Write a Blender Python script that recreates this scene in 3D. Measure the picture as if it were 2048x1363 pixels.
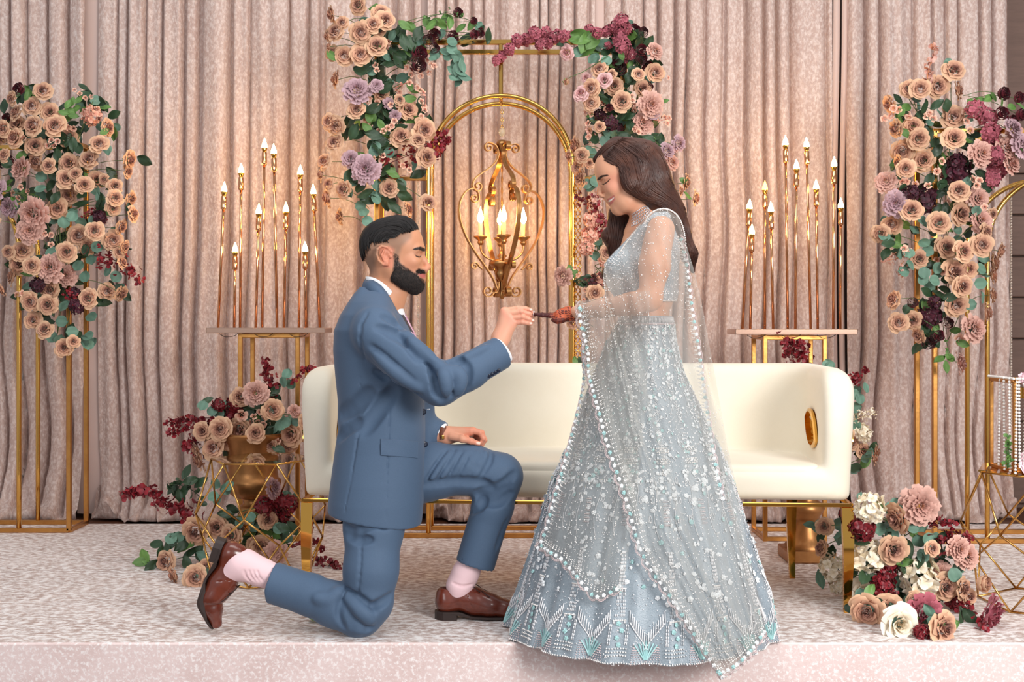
import bpy, math, random
import numpy as np
from mathutils import Vector, Matrix, Euler
random.seed(7); RNG = np.random.default_rng(7)
PI = math.pi
SC = bpy.context.scene
COL = SC.collection
for o in list(bpy.data.objects): bpy.data.objects.remove(o)
# ------------------------------------------------------------------ camera
FP = 2430.0; HY = 645.0; CH = 1.07      # focal length in pixels, horizon row, camera height above the stage
cam = bpy.data.cameras.new('camera'); cam.sensor_width = 36; cam.lens = 36*FP/2048
cam.shift_y = -(681.5-HY)/2048; cam.clip_start = .1; cam.clip_end = 100
co = bpy.data.objects.new('camera', cam); COL.objects.link(co)
co.location = (0, 0, CH); co.rotation_euler = (PI/2, 0, 0); SC.camera = co
def P(px, py, d): return np.array([(px-1024)/FP*d, d, CH-(py-HY)/FP*d])
# ------------------------------------------------------------------ light
w = bpy.data.worlds.new('world'); SC.world = w; w.use_nodes = True
w.node_tree.nodes['Background'].inputs[0].default_value = (.92, .95, 1, 1)
w.node_tree.nodes['Background'].inputs[1].default_value = .5
def area(name, loc, target, size, power, color, sy=None):
    l = bpy.data.lights.new(name, 'AREA'); l.energy = power; l.color = color; l.size = size
    if sy: l.shape = 'RECTANGLE'; l.size_y = sy
    o = bpy.data.objects.new(name, l); COL.objects.link(o); o.location = loc
    o.rotation_euler = (Vector(target)-Vector(loc)).to_track_quat('-Z', 'Y').to_euler(); return o
area('window_light', (3.1, -.2, 2.3), (1.0, 4.9, .4), 2.0, 270, (1, .985, .965), 1.8)
area('soft_light_left', (-2.6, -.8, 2.6), (-.3, 5.5, .9), 2.6, 60, (.95, .97, 1), 2)  # weaker area light placed at the left front
area('soft_light_overhead', (0, 3.6, 4.3), (.2, 5.3, .3), 3.5, 70, (1, .97, .94), 1.5)  # broad area light from above, aimed at the stage
SC.view_settings.view_transform = 'Standard'; SC.view_settings.look = 'None'
SC.view_settings.exposure = 0; SC.view_settings.gamma = 1; SC.view_settings.use_curve_mapping = False
# ------------------------------------------------------------------ materials
def lin(c):
    c = [x/255 for x in c]
    return tuple(x/12.92 if x <= .04045 else ((x+.055)/1.055)**2.4 for x in c)+(1,)
MATS = {}
def mat(name, col=(200,200,200), rough=.5, metal=0, **k):
    """k: noise=(scale, amount, second colour) bump=(scale, strength) attr='c' with ramp colours, sheen, sub, alpha, emit, tr"""
    m = bpy.data.materials.new(name); m.use_nodes = True; nt = m.node_tree; N = nt.nodes; L = nt.links
    b = N['Principled BSDF']; b.inputs['Roughness'].default_value = rough; b.inputs['Metallic'].default_value = metal
    b.inputs['Base Color'].default_value = lin(col)
    tc = N.new('ShaderNodeTexCoord'); src = tc.outputs[k.get('coord', 'Object')]
    if 'stretch' in k:
        mp = N.new('ShaderNodeMapping'); mp.inputs['Scale'].default_value = k['stretch']; L.new(src, mp.inputs[0]); src = mp.outputs[0]
    cur = None
    if 'attr' in k:
        a = N.new('ShaderNodeAttribute'); a.attribute_name = 'c'; r = N.new('ShaderNodeValToRGB')
        st = k['attr']; r.color_ramp.elements[0].color = lin(st[0][1]); r.color_ramp.elements[0].position = st[0][0]
        r.color_ramp.elements[1].color = lin(st[-1][1]); r.color_ramp.elements[1].position = st[-1][0]
        for p, c in st[1:-1]:
            e = r.color_ramp.elements.new(p); e.color = lin(c)
        L.new(a.outputs['Fac'], r.inputs[0]); cur = r.outputs[0]
    if k.get('vcol'):
        a = N.new('ShaderNodeAttribute'); a.attribute_name = 'Col'; cur = a.outputs['Color']
    if 'rand' in k:   # hue shift per object
        oi = N.new('ShaderNodeObjectInfo'); hs = N.new('ShaderNodeHueSaturation')
        mr = N.new('ShaderNodeMapRange'); mr.inputs[3].default_value = 1-k['rand']; mr.inputs[4].default_value = 1+k['rand']
        L.new(oi.outputs['Random'], mr.inputs[0]); L.new(mr.outputs[0], hs.inputs['Value'])
        if cur: L.new(cur, hs.inputs['Color'])
        else: hs.inputs['Color'].default_value = lin(col)
        cur = hs.outputs[0]
    for key in ('noise', 'noise2'):
        if key in k:
            sc, amt, c2 = k[key][:3]
            n = N.new('ShaderNodeTexNoise'); n.inputs['Scale'].default_value = sc; n.inputs['Detail'].default_value = 6
            n.inputs['Roughness'].default_value = .65; L.new(src, n.inputs[0])
            r = N.new('ShaderNodeMapRange'); lo, hi = k[key][3:5] if len(k[key]) > 3 else (.4, .65)
            r.inputs[1].default_value = lo; r.inputs[2].default_value = hi; r.inputs[4].default_value = amt
            L.new(n.outputs[0], r.inputs[0])
            mx = N.new('ShaderNodeMix'); mx.data_type = 'RGBA'; L.new(r.outputs[0], mx.inputs[0])
            if cur: L.new(cur, mx.inputs[6])
            else: mx.inputs[6].default_value = lin(col)
            mx.inputs[7].default_value = lin(c2); cur = mx.outputs[2]
    if cur: L.new(cur, b.inputs['Base Color'])
    if 'bump' in k:
        n = N.new('ShaderNodeTexNoise'); n.inputs['Scale'].default_value = k['bump'][0]; n.inputs['Detail'].default_value = 4; L.new(src, n.inputs[0])
        bp = N.new('ShaderNodeBump'); bp.inputs['Strength'].default_value = k['bump'][1]; bp.inputs['Distance'].default_value = k['bump'][2] if len(k['bump']) > 2 else .004
        L.new(n.outputs[0], bp.inputs['Height']); L.new(bp.outputs[0], b.inputs['Normal'])
    if 'sheen' in k:
        b.inputs['Sheen Weight'].default_value = k['sheen']; b.inputs['Sheen Roughness'].default_value = .35
        b.inputs['Sheen Tint'].default_value = (1, .93, .9, 1)
    if 'sub' in k:
        b.inputs['Subsurface Weight'].default_value = k['sub']; b.inputs['Subsurface Scale'].default_value = .012
        b.inputs['Subsurface Radius'].default_value = (1, .35, .2)
    if 'spec' in k: b.inputs['Specular IOR Level'].default_value = k['spec']
    if 'coat' in k: b.inputs['Coat Weight'].default_value = k['coat']; b.inputs['Coat Roughness'].default_value = .15
    if 'aniso' in k: b.inputs['Anisotropic'].default_value = k['aniso']
    if 'emit' in k:
        b.inputs['Emission Color'].default_value = lin(k['emit'][0]); b.inputs['Emission Strength'].default_value = k['emit'][1]
    if 'tr' in k: b.inputs['Transmission Weight'].default_value = k['tr']
    if 'alpha' in k: b.inputs['Alpha'].default_value = k['alpha']
    MATS[name] = m; return m
GOLD = mat('polished gold', (222,172,92), .16, 1, bump=(18, .08))
GOLDB = mat('brushed gold', (206,150,84), .33, 1, noise=(9, .5, (170,112,60)), bump=(60, .12))
GOLDM = mat('mirror gold', (226,172,84), .07, 1)
ROSEG = mat('rose gold tube', (225,165,120), .14, 1)
URN = mat('antique gold paint', (176,124,76), .4, .85, noise=(14, .5, (140,92,52)))
# ------------------------------------------------------------------ mesh helpers
class MB:
    def __init__(s): s.V = []; s.F = []; s.n = 0; s.A = []; s.C = []; s.UV = []
    def add(s, V, F, a=None, c=None, uv=None):
        V = np.asarray(V, float); s.V.append(V); s.F += [tuple(int(i)+s.n for i in f) for f in F]; s.n += len(V)
        s.A.append(np.zeros(len(V)) if a is None else np.broadcast_to(a, (len(V),)))
        if c is not None: s.C.append(np.asarray(c, float))
        s.UV.append(np.zeros((len(V), 2)) if uv is None else uv); return s
    def mesh(s, name, smooth=True):
        me = bpy.data.meshes.new(name); V = np.concatenate(s.V); me.from_pydata(V.tolist(), [], s.F)
        at = me.attributes.new('c', 'FLOAT', 'POINT'); at.data.foreach_set('value', np.concatenate(s.A).astype(np.float32))
        if s.C:
            C = np.concatenate(s.C)
            if len(C) == len(V):
                cc = np.ones((len(V), 4), np.float32); cc[:, :3] = C
                at = me.attributes.new('Col', 'FLOAT_COLOR', 'POINT'); at.data.foreach_set('color', cc.ravel())
        UV = np.concatenate(s.UV)
        if UV.any():
            ul = me.uv_layers.new(name='UVMap'); li = np.empty(len(me.loops), np.int32); me.loops.foreach_get('vertex_index', li)
            ul.data.foreach_set('uv', UV[li].astype(np.float32).ravel())
        me.polygons.foreach_set('use_smooth', np.full(len(me.polygons), smooth)); me.update(); return me
    def build(s, name, m, parent=None, smooth=True, sharp=None, **k):
        me = s.mesh(name, smooth)
        if m: me.materials.append(m)
        return link(name, me, parent, sharp=sharp, **k)
def link(name, me, parent=None, loc=None, sharp=None, **k):
    if sharp is not None: me.set_sharp_from_angle(angle=math.radians(sharp))
    o = bpy.data.objects.new(name, me); COL.objects.link(o)
    if parent is not None:
        o.parent = parent
        if k.pop('world', True): o.matrix_parent_inverse = world_of(parent).inverted()
    if loc is not None: o.location = loc
    tag(o, **k); return o
def world_of(o):
    m = Matrix.LocRotScale(o.location, o.rotation_euler, o.scale)
    return world_of(o.parent) @ o.matrix_parent_inverse @ m if o.parent else m
def tag(o, label=None, cat=None, group=None, kind=None, **_):
    if label: o['label'] = label
    if cat: o['category'] = cat
    if group: o['group'] = group
    if kind: o['kind'] = kind
    return o
def empty(name, loc, label, cat, group=None, rz=0):
    o = bpy.data.objects.new(name, None); COL.objects.link(o); o.location = [float(x) for x in loc]; o.rotation_euler = (0, 0, rz)
    o.empty_display_size = .05; return tag(o, label, cat, group)
def frames(pts, up=None):
    pts = np.asarray(pts, float); T = np.gradient(pts, axis=0); T /= np.linalg.norm(T, axis=1)[:, None]+1e-12
    u = np.array(up if up is not None else ([0, 0, 1] if abs(T[0][2]) < .9 else [1, 0, 0]), float)
    U = []; 
    for t in T:
        u = u-t*np.dot(u, t); u /= np.linalg.norm(u)+1e-12; U.append(u)
    U = np.array(U); return T, U, np.cross(T, U)
def tube(pts, r, n=8, cap=True, flat=1., up=None, uv=False):
    """round (or flattened) tube along pts with radius r (number or list)"""
    pts = np.asarray(pts, float); T, U, W = frames(pts, up); r = np.broadcast_to(r, (len(pts),)); a = np.arange(n)/n*2*PI
    V = (pts[:, None]+r[:, None, None]*(np.cos(a)[None, :, None]*U[:, None]*flat+np.sin(a)[None, :, None]*W[:, None])).reshape(-1, 3)
    F = [(i*n+j, i*n+(j+1) % n, (i+1)*n+(j+1) % n, (i+1)*n+j) for i in range(len(pts)-1) for j in range(n)]
    if cap: F += [tuple(range(n))[::-1], tuple((len(pts)-1)*n+j for j in range(n))]
    if uv:
        q = np.stack(np.meshgrid(np.arange(len(pts))/len(pts), np.arange(n)/n, indexing='ij'), -1).reshape(-1, 2); return V, F, q
    return V, F
def bar(a, b, w, h=None, up=(0, 0, 1)):
    """square bar from a to b"""
    a = np.asarray(a, float); b = np.asarray(b, float); h = h or w; t = (b-a)/np.linalg.norm(b-a); u = np.array(up, float)
    if abs(t@u) > .95: u = np.array([0, 1., 0])
    u = u-t*(t@u); u /= np.linalg.norm(u); s = np.cross(t, u); V = []
    c = min(w, h)*.12
    for p in (a, b):
        for x, y in ((w/2-c, h/2), (w/2, h/2-c), (w/2, -h/2+c), (w/2-c, -h/2), (-w/2+c, -h/2), (-w/2, -h/2+c), (-w/2, h/2-c), (-w/2+c, h/2)): V.append(p+s*x+u*y)
    F = [(i, i+8, (i+1) % 8+8, (i+1) % 8) for i in range(8)]+[tuple(range(8)), tuple(range(15, 7, -1))]
    return np.array(V), F
def box(lo, hi, c=.004):
    lo = np.array(lo, float); hi = np.array(hi, float); c = min(c, (hi-lo).min()*.3); V = []; ctr = (lo+hi)/2; h = (hi-lo)/2
    ids = {}
    for sx in (-1, 1):
        for sy in (-1, 1):
            for sz in (-1, 1):
                s = np.array((sx, sy, sz))
                for ax in range(3):
                    q = h-c; q = q.copy(); q[ax] = h[ax]; ids[(sx, sy, sz, ax)] = len(V); V.append(ctr+s*q)
    F = []
    for ax in range(3):
        o1, o2 = [i for i in range(3) if i != ax]
        for s in (-1, 1):
            q = []
            for (u, v) in ((-1, -1), (1, -1), (1, 1), (-1, 1)):
                k = [0, 0, 0]; k[ax] = s; k[o1] = u; k[o2] = v; q.append(ids[(*k, ax)])
            F.append(q if (s > 0) == (ax != 1) else q[::-1])
        for u in (-1, 1):
            for v in (-1, 1):   # edge along ax
                k = [0, 0, 0]; k[o1] = u; k[o2] = v; q = []
                for s, a in ((-1, o1), (1, o1), (1, o2), (-1, o2)):
                    k[ax] = s; q.append(ids[(*k, a)])
                F.append(q)
    for k3 in [(a, b, c_) for a in (-1, 1) for b in (-1, 1) for c_ in (-1, 1)]: F.append([ids[(*k3, a)] for a in range(3)])
    return np.array(V), F
def lathe(prof, c=(0, 0, 0), n=24, flute=None):
    V = []; F = []; m = len(prof)
    for j in range(n):
        a = j/n*2*PI
        for i, (r, z) in enumerate(prof):
            if flute and flute[0] <= i <= flute[1]: r = r*(1-.07*(j % 2))
            V.append((c[0]+r*math.cos(a), c[1]+r*math.sin(a), c[2]+z))
    for j in range(n):
        for i in range(m-1): F.append((j*m+i, ((j+1) % n)*m+i, ((j+1) % n)*m+i+1, j*m+i+1))
    return np.array(V), F
def ball(c, r, nu=8, nv=5, sc=(1, 1, 1)):
    V = [(0, 0, 1)]; 
    for i in range(1, nv):
        t = i/nv*PI
        for j in range(nu): V.append((math.sin(t)*math.cos(j/nu*2*PI), math.sin(t)*math.sin(j/nu*2*PI), math.cos(t)))
    V.append((0, 0, -1)); F = [(0, 1+j, 1+(j+1) % nu) for j in range(nu)]
    for i in range(nv-2): F += [(1+i*nu+j, 1+(i+1)*nu+j, 1+(i+1)*nu+(j+1) % nu, 1+i*nu+(j+1) % nu) for j in range(nu)]
    e = len(V)-1; F += [(e, e-nu+(j+1) % nu, e-nu+j) for j in range(nu)]
    return np.array(V)*r*np.array(sc)+np.array(c), F
def grid(G):
    """G: (rows, cols, 3)"""
    G = np.asarray(G, float); a, b = G.shape[:2]
    i, j = np.meshgrid(np.arange(a-1), np.arange(b-1), indexing='ij'); k = (i*b+j).ravel()
    return G.reshape(-1, 3), np.stack([k, k+1, k+b+1, k+b], 1)
def spline(pts, n=40):
    """Catmull-Rom through points, n samples"""
    p = np.asarray(pts, float); p = np.vstack([2*p[0]-p[1], p, 2*p[-1]-p[-2]]); m = len(p)-3; t = np.linspace(0, m-1e-9, n); i = t.astype(int); f = (t-i)[:, None]
    a, b, c, d = p[i], p[i+1], p[i+2], p[i+3]
    return .5*(2*b+(c-a)*f+(2*a-5*b+4*c-d)*f**2+(3*b-a-3*c+d)*f**3)
ICO = None
def tiny(pts, r, out=None):
    """many small octahedral beads as one mesh"""
    mb = out or MB(); o = np.array([(1,0,0),(-1,0,0),(0,1,0),(0,-1,0),(0,0,1),(0,0,-1)], float)
    s = .62; o2 = np.array([(a*s,b*s,c*s) for a in (-1,1) for b in (-1,1) for c in (-1,1)])
    F0 = []
    O = np.vstack([o, o2])
    for ax, v in enumerate([0,1,2,3,4,5]):
        d = o[v]; cs = [6+i for i in range(8) if o2[i] @ d > 0]
        # order the four corners round the axis
        u = np.roll(np.abs(d), 1); w_ = np.cross(d, u); cs.sort(key=lambda i: math.atan2(O[i] @ w_, O[i] @ u))
        F0 += [(v, cs[q], cs[(q+1) % 4]) for q in range(4)]
    F0 = np.array(F0); pts = np.asarray(pts, float).reshape(-1, 3); r = np.broadcast_to(r, (len(pts),))
    V = (pts[:, None]+O[None]*r[:, None, None]).reshape(-1, 3); F = (F0[None]+np.arange(len(pts))[:, None, None]*14).reshape(-1, 3)
    mb.add(V, F); return mb
# ------------------------------------------------------------------ signed-distance sculpting
class Sculpt:
    def __init__(s, lo, hi, h):
        s.lo = np.array(lo, float); s.h = h; s.n = np.ceil((np.array(hi)-lo)/h).astype(int)+1
        s.D = np.full(s.n, .08, np.float32)
    def _sub(s, lo, hi):
        a = np.clip(np.floor((lo-s.lo)/s.h).astype(int), 0, s.n); b = np.clip(np.ceil((hi-s.lo)/s.h).astype(int)+1, 0, s.n)
        if (b <= a).any(): return None, None
        ax = [s.lo[i]+np.arange(a[i], b[i])*s.h for i in range(3)]
        X = np.meshgrid(*[x.astype(np.float32) for x in ax], indexing='ij', sparse=True)
        return tuple(slice(a[i], b[i]) for i in range(3)), X
    def _mix(s, sl, d, k, op):
        a = s.D[sl]; d = d.astype(np.float32)
        s.D[sl] = -s._smin(-a, d, k) if op == 'sub' else s._smin(a, d, k)
    @staticmethod
    def _smin(a, b, k):
        if k <= 0: return np.minimum(a, b)
        h = np.maximum(k-np.abs(a-b), 0)/k; return np.minimum(a, b)-h*h*k*.25
    def cap(s, a, b, ra, rb=None, k=.02, op='add', sy=1., sx=1.):
        """tapered capsule; sy stretches it along world Y, sx along X"""
        rb = ra if rb is None else rb; a = np.array(a, float); b = np.array(b, float); R = max(ra, rb); m = R*max(sy, sx, 1)+k+3*s.h
        sl, X = s._sub(np.minimum(a, b)-m, np.maximum(a, b)+m)
        if sl is None: return s
        q = (1/sx, 1/sy, 1.); A = a*q; B = b*q; AB = B-A; L = AB@AB+1e-12
        p = [X[i]*np.float32(q[i])-np.float32(A[i]) for i in range(3)]
        t = np.clip((p[0]*AB[0]+p[1]*AB[1]+p[2]*AB[2])/L, 0, 1)
        d = np.sqrt((p[0]-t*AB[0])**2+(p[1]-t*AB[1])**2+(p[2]-t*AB[2])**2)-(ra+(rb-ra)*t)
        if max(sy, sx) != 1 or min(sy, sx) != 1: d = d*min(1, sy, sx) if min(sy, sx) < 1 else d
        s._mix(sl, d, k, op); return s
    def chain(s, pts, k=.02, **kw):
        """pts: [(x,y,z,r),...]"""
        for p, q in zip(pts, pts[1:]): s.cap(p[:3], q[:3], p[3], q[3], k=k, **kw)
        return s
    def ell(s, c, r, k=.02, op='add', R=None):
        c = np.array(c, float); r = np.array(r, float); m = r.max()+k+3*s.h
        sl, X = s._sub(c-m, c+m)
        if sl is None: return s
        p = [X[i]-np.float32(c[i]) for i in range(3)]
        if R is not None:   # rows of R are the local axes
            p = [p[0]*R[i][0]+p[1]*R[i][1]+p[2]*R[i][2] for i in range(3)]
        k0 = np.sqrt(sum((p[i]/r[i])**2 for i in range(3))); k1 = np.sqrt(sum((p[i]/r[i]**2)**2 for i in range(3)))
        s._mix(sl, k0*(k0-1)/(k1+1e-6), k, op); return s
    def plane(s, n, c, k=0.0):
        """keep the side where n.(p-c) < 0"""
        n = np.array(n, float); n /= np.linalg.norm(n); X = s._sub(s.lo, s.lo+s.n*s.h)[1]
        d = (X[0]*n[0]+X[1]*n[1]+X[2]*n[2]-n@np.array(c, float)).astype(np.float32)
        s.D = -s._smin(-s.D, -d, k); return s
    def func(s, f):
        X = s._sub(s.lo, s.lo+s.n*s.h)[1]; s.D = f(X, s.D).astype(np.float32); return s
    def mesh(s, smooth=1):
        D = s.D; D[0] = D[-1] = .05; D[:, 0] = D[:, -1] = .05; D[:, :, 0] = D[:, :, -1] = .05
        I = D < 0; c8 = [I[i:I.shape[0]-1+i, j:I.shape[1]-1+j, k:I.shape[2]-1+k] for i in (0, 1) for j in (0, 1) for k in (0, 1)]
        cnt = sum(c.astype(np.int8) for c in c8); act = (cnt > 0) & (cnt < 8); ijk = np.argwhere(act)
        idx = np.full(act.shape, -1, np.int32); idx[act] = np.arange(len(ijk))
        P0 = np.zeros((len(ijk), 3)); W = np.zeros(len(ijk))
        cs = [(i, j, k) for i in (0, 1) for j in (0, 1) for k in (0, 1)]
        for a in range(8):
            for b in range(a+1, 8):
                dv = np.array(cs[b])-cs[a]
                if abs(dv).sum() != 1: continue
                da = D[tuple((ijk+cs[a]).T)]; db = D[tuple((ijk+cs[b]).T)]; x = (da < 0) != (db < 0)
                t = np.where(x, da/(da-db+1e-12), 0); P0 += np.where(x[:, None], np.array(cs[a])+t[:, None]*dv, 0); W += x
        V = s.lo+(ijk+P0/W[:, None])*s.h; F = []
        for ax in range(3):
            o = [(1, 2), (2, 0), (0, 1)][ax]; A = np.take(I, range(I.shape[ax]-1), ax); B = np.take(I, range(1, I.shape[ax]), ax)
            e = np.argwhere(A != B); ok = (e[:, o[0]] > 0) & (e[:, o[1]] > 0) & (e[:, o[0]] < act.shape[o[0]]) & (e[:, o[1]] < act.shape[o[1]]); e = e[ok]
            q = []
            for du, dv in ((-1, -1), (0, -1), (0, 0), (-1, 0)):
                g = e.copy(); g[:, o[0]] += du; g[:, o[1]] += dv; q.append(idx[tuple(g.T)])
            q = np.stack(q, 1); flip = B[tuple(e.T)]; q[flip] = q[flip][:, ::-1]; F.append(q)
        F = np.vstack(F); F = F[(F >= 0).all(1)]
        for _ in range(smooth):
            S = np.zeros_like(V); n = np.zeros(len(V))
            for a in range(4):
                for b in (1, 3):
                    np.add.at(S, F[:, a], V[F[:, (a+b) % 4]]); np.add.at(n, F[:, a], 1)
            V = V*.45+.55*S/n[:, None]
        return V, F
# ------------------------------------------------------------------ the setting
VEL = mat('crushed velvet carpet', (200,178,170), .55, stretch=(1, 1.5, 1), noise=(3.5, .65, (160,128,116), .42, .62), noise2=(30, 1., (254,249,247), .43, .58), sheen=.2, bump=(60, .6, .006))  # near-white noise puts the velvet's glare into the colour
VELR = mat('crushed velvet skirt', (234,212,208), .6, noise=(6, .5, (216,188,182), .42, .62), noise2=(80, .8, (255,248,246), .5, .62), sheen=.25, bump=(45, .35, .004))
VELD = mat('crushed velvet drape', (192,165,155), .5, stretch=(1, 1, .6), noise=(11, .5, (168,138,129), .38, .68), noise2=(75, .6, (232,218,212), .44, .64), sheen=.2, bump=(110, .6, .004))  # pale noise specks paint the pile's highlights into the colour
SATIN = mat('plain satin lining', (206,178,168), .45, sheen=.2)
WOODF = mat('dark stage board', (98,58,36), .5, noise=(12, .6, (60,34,22)), stretch=(1, 12, 1))
WALLM = mat('brown panelled wall', (122,94,82), .6, noise=(6, .4, (96,72,62)), stretch=(1, 1, 8))
ED = 4.07
m = MB(); g = np.array([[[x, y, 0] for x in np.linspace(-4.5, 4.5, 40)] for y in np.linspace(ED, 6.47, 14)]); m.add(*grid(g))
m.build('floor', VEL, kind='structure')
m = MB(); g = np.array([[[x, ED-.006*(1-k), z] for x in np.linspace(-4.5, 4.5, 60)] for k, z in ((1, 0), (0, -.006), (0, -.2), (0, -.42))]); m.add(*grid(g[::-1]))
m.build('trim_1', VELR, kind='structure', sharp=8)
m = MB(); m.add(*box((-4.5, ED+.01, -.42), (4.5, 7.1, -.008))); m.build('trim_2', WOODF, kind='structure', smooth=False)
m = MB(); m.add(*box((-7, -3, -.47), (7, 7.3, -.42))); m.build('floor_room', mat('room carpet', (120,104,98), .8, noise=(30, .5, (96,82,76))), kind='structure', smooth=False)
m = MB(); m.add(*box((-7, 7.1, -.42), (7, 7.2, 3.6))); wb = m.build('wall_back', WALLM, kind='structure', smooth=False)
for i in range(9):
    z = .02+i*.24; m = MB(); m.add(*box((2.62, 7.06, z), (4.4, 7.098, z+.232), .006)); m.build('plank', WALLM, wb, smooth=False)
m = MB(); m.add(*box((1.4, 7.03, 2.36), (2.3, 7.098, 2.47), .01)); m.build('rail', mat('wall rail', (150,98,66), .5), wb, smooth=False)
def smooth_noise(n, seed, k=5):
    r = np.random.default_rng(seed).normal(size=k+3); x = np.linspace(0, k, n); i = x.astype(int).clip(0, k-1); f = x-i; f = f*f*(3-2*f); return r[i]*(1-f)+r[i+1]*f
def drape(x0, x1, seed, label, fw=(.05, .12), amp=.078, zt=3.25, y0=6.71):
    rg = np.random.default_rng(seed); nx = max(30, int((x1-x0)/.0042)); xs = np.linspace(x0, x1, nx)
    e = [x0-.3]
    while e[-1] < x1+.3: e.append(e[-1]+rg.uniform(*fw)*(1.8 if rg.random() < .16 else 1))
    e = np.array(e); am = rg.uniform(.7, 1.2, len(e)); gr = 1+rg.uniform(.02, .22, len(e))*(rg.random(len(e)) < .75); sh = rg.uniform(3, 8, len(e)); zs = np.concatenate([np.linspace(zt, .55, 34), np.linspace(.5, .12, 12)]); rows = []
    dr = [smooth_noise(60, seed*7+q, 6) for q in range(4)]
    def prof(x):
        i = np.clip(np.searchsorted(e, x)-1, 0, len(e)-2); u = (x-e[i])/(e[i+1]-e[i]); b = np.clip(np.abs(2*u-1)*gr[i], 0, 1); return am[i]*(1-b**sh[i])**.6
    for z in zs:
        t = (zt-z)/zt; k = int(t*58); s = (xs-x0)/(x1-x0)
        w = xs+.02*t*(dr[0][k]*(1-s)+dr[1][k]*s)+.03*t*t*np.sin(s*7+seed)
        y = y0-amp*(.75+.5*t)*prof(w)-.02*t*np.sin(s*9+seed*2+z*2)-amp*.25*t*prof(w*.55+3.1)-.012*np.sin(s*23+seed)-.006*np.sin(xs*61+3*np.sin(xs*9)+z)
        y -= .035*np.exp(-((z-.1)/.12)**2)
        rows.append(np.stack([xs, y, np.full(nx, z)], 1))
    # the hem pools on the boards in soft rolls
    base = rows[-1]; ph = smooth_noise(nx, seed+91, 26); ph2 = smooth_noise(nx, seed+92, 60); ph3 = smooth_noise(nx, seed+93, 14)
    for j, (dy, z) in enumerate(((.03, .085), (.07, .07), (.1, .062), (.125, .05), (.142, .03), (.15, .008), (.12, .004))):
        q = base.copy(); f = 1+.35*ph3*min(1, j/3); q[:, 1] = base[:, 1]*(1-j/6)+(y0-.02)*(j/6)-dy*np.clip(f, .35, 1.5)+.006*ph2; q[:, 2] = np.maximum(.003, z*(1+.45*ph*(j < 5))+.006*ph2*(j < 5)); q[:, 0] += .012*ph*j/6; rows.append(q)
    o = MB().add(*grid(np.array(rows)[:, ::-1])).build('velvet_drape', VELD, label=label, cat='drape', group='crushed velvet backdrop drapes')
    return o
def strip(par, x, w_, y=6.66, z0=.02):
    m = MB(); g = np.array([[[x+1.05*w_*(s-.5)+.01*math.sin(z*2.1+x), y-.012*math.sin(s*PI), z] for s in np.linspace(1, 0, 6)] for z in np.linspace(3.25, z0, 16)]); m.add(*grid(g)); m.build('lining_edge', SATIN, par)
d1 = drape(-4.3, -2.34, 3, 'blush crushed velvet drape behind the flowered stand at the far left', (.06, .13))
d2 = drape(-2.27, -.50, 5, 'blush crushed velvet drape behind the left candle lights', (.05, .13))
d3 = drape(-.46, .455, 8, 'blush crushed velvet drape with narrow folds behind the lantern chandelier', (.045, .1), .08)
d4 = drape(.50, 1.755, 11, 'blush crushed velvet drape behind the woman and the right candle lights', (.055, .12))
d5 = drape(1.83, 2.735, 14, 'blush crushed velvet drape behind the flowered stand at the far right', (.05, .12))
strip(d1, -2.305, .16, 6.70); strip(d2, -.48, .13, 6.70); strip(d4, .478, .13, 6.70); strip(d4, 1.77, .035); strip(d5, 1.815, .03)
# ------------------------------------------------------------------ flower stands of gold tube
def stand(X, Y, dep, H, spring, top, label, full=False):
    t = empty('arch_stand', (X, Y, 0), label, 'stand', 'gold arch stands'); hw = .616; r = .36; q = .024
    for y, nm in ((Y, 'front'), (Y+dep, 'back')):
        for sx in (-1, 1):
            MB().add(*bar((X+sx*hw, y, q/2), (X+sx*hw, y, H), q)).build('post', GOLDB, t, smooth=False)
        MB().add(*bar((X-hw, y, q/2), (X+hw, y, q/2), q)).build('base_rail', GOLDB, t, smooth=False)
        MB().add(*bar((X-hw, y, H), (X+hw, y, H), q)).build('top_rail', GOLD, t, smooth=False)
        a = np.linspace(PI, 0, 33); pts = [(X-r, y, .01)]+[(X-r, y, z) for z in np.linspace(.3, spring-.05, 8)]+[(X+r*math.cos(b), y, spring+r*math.sin(b)) for b in a]+[(X+r, y, z) for z in np.linspace(spring-.05, .3, 8)]+[(X+r, y, .01)]
        MB().add(*tube(pts, .0125, 10)).build('arch_tube', GOLD, t)
        if full: MB().add(*bar((X, y, spring+r), (X, y, H), .02)).build('hanger_post', GOLD, t, smooth=False)
    for sx in (-1, 1):
        MB().add(*bar((X+sx*hw, Y, q/2), (X+sx*hw, Y+dep, q/2), q)).build('base_rail', GOLDB, t, smooth=False)
        MB().add(*bar((X+sx*hw, Y, H), (X+sx*hw, Y+dep, H), q)).build('top_rail', GOLD, t, smooth=False)
        zz = spring*.985
        MB().add(*bar((X+sx*hw, Y+dep, zz), (X+sx*r, Y+dep, zz), .02)).build('cross_bar', GOLDB, t, smooth=False)
    MB().add(*tube([(X, Y, spring+r), (X, Y+dep, spring+r)], .01)).build('arch_spacer', GOLD, t)
    return t
stC = stand(-.056, 6.05, .22, 2.465, 1.84, 2.2, 'tall gold arch stand in the middle carrying the lantern chandelier', True)
stL = stand(-2.876, 6.2, .25, 2.0, 1.44, 1.8, 'gold arch stand half out of view at the left end of the stage')
stR = stand(2.668, 5.9, .26, 2.0, 1.43, 1.8, 'gold arch stand half out of view at the right end of the stage')
GLASS = mat('crystal glass', (255,250,240), .03, tr=.85, spec=.8)
PEARL = mat('white pearl', (244,240,236), .16, coat=.6)
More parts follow.
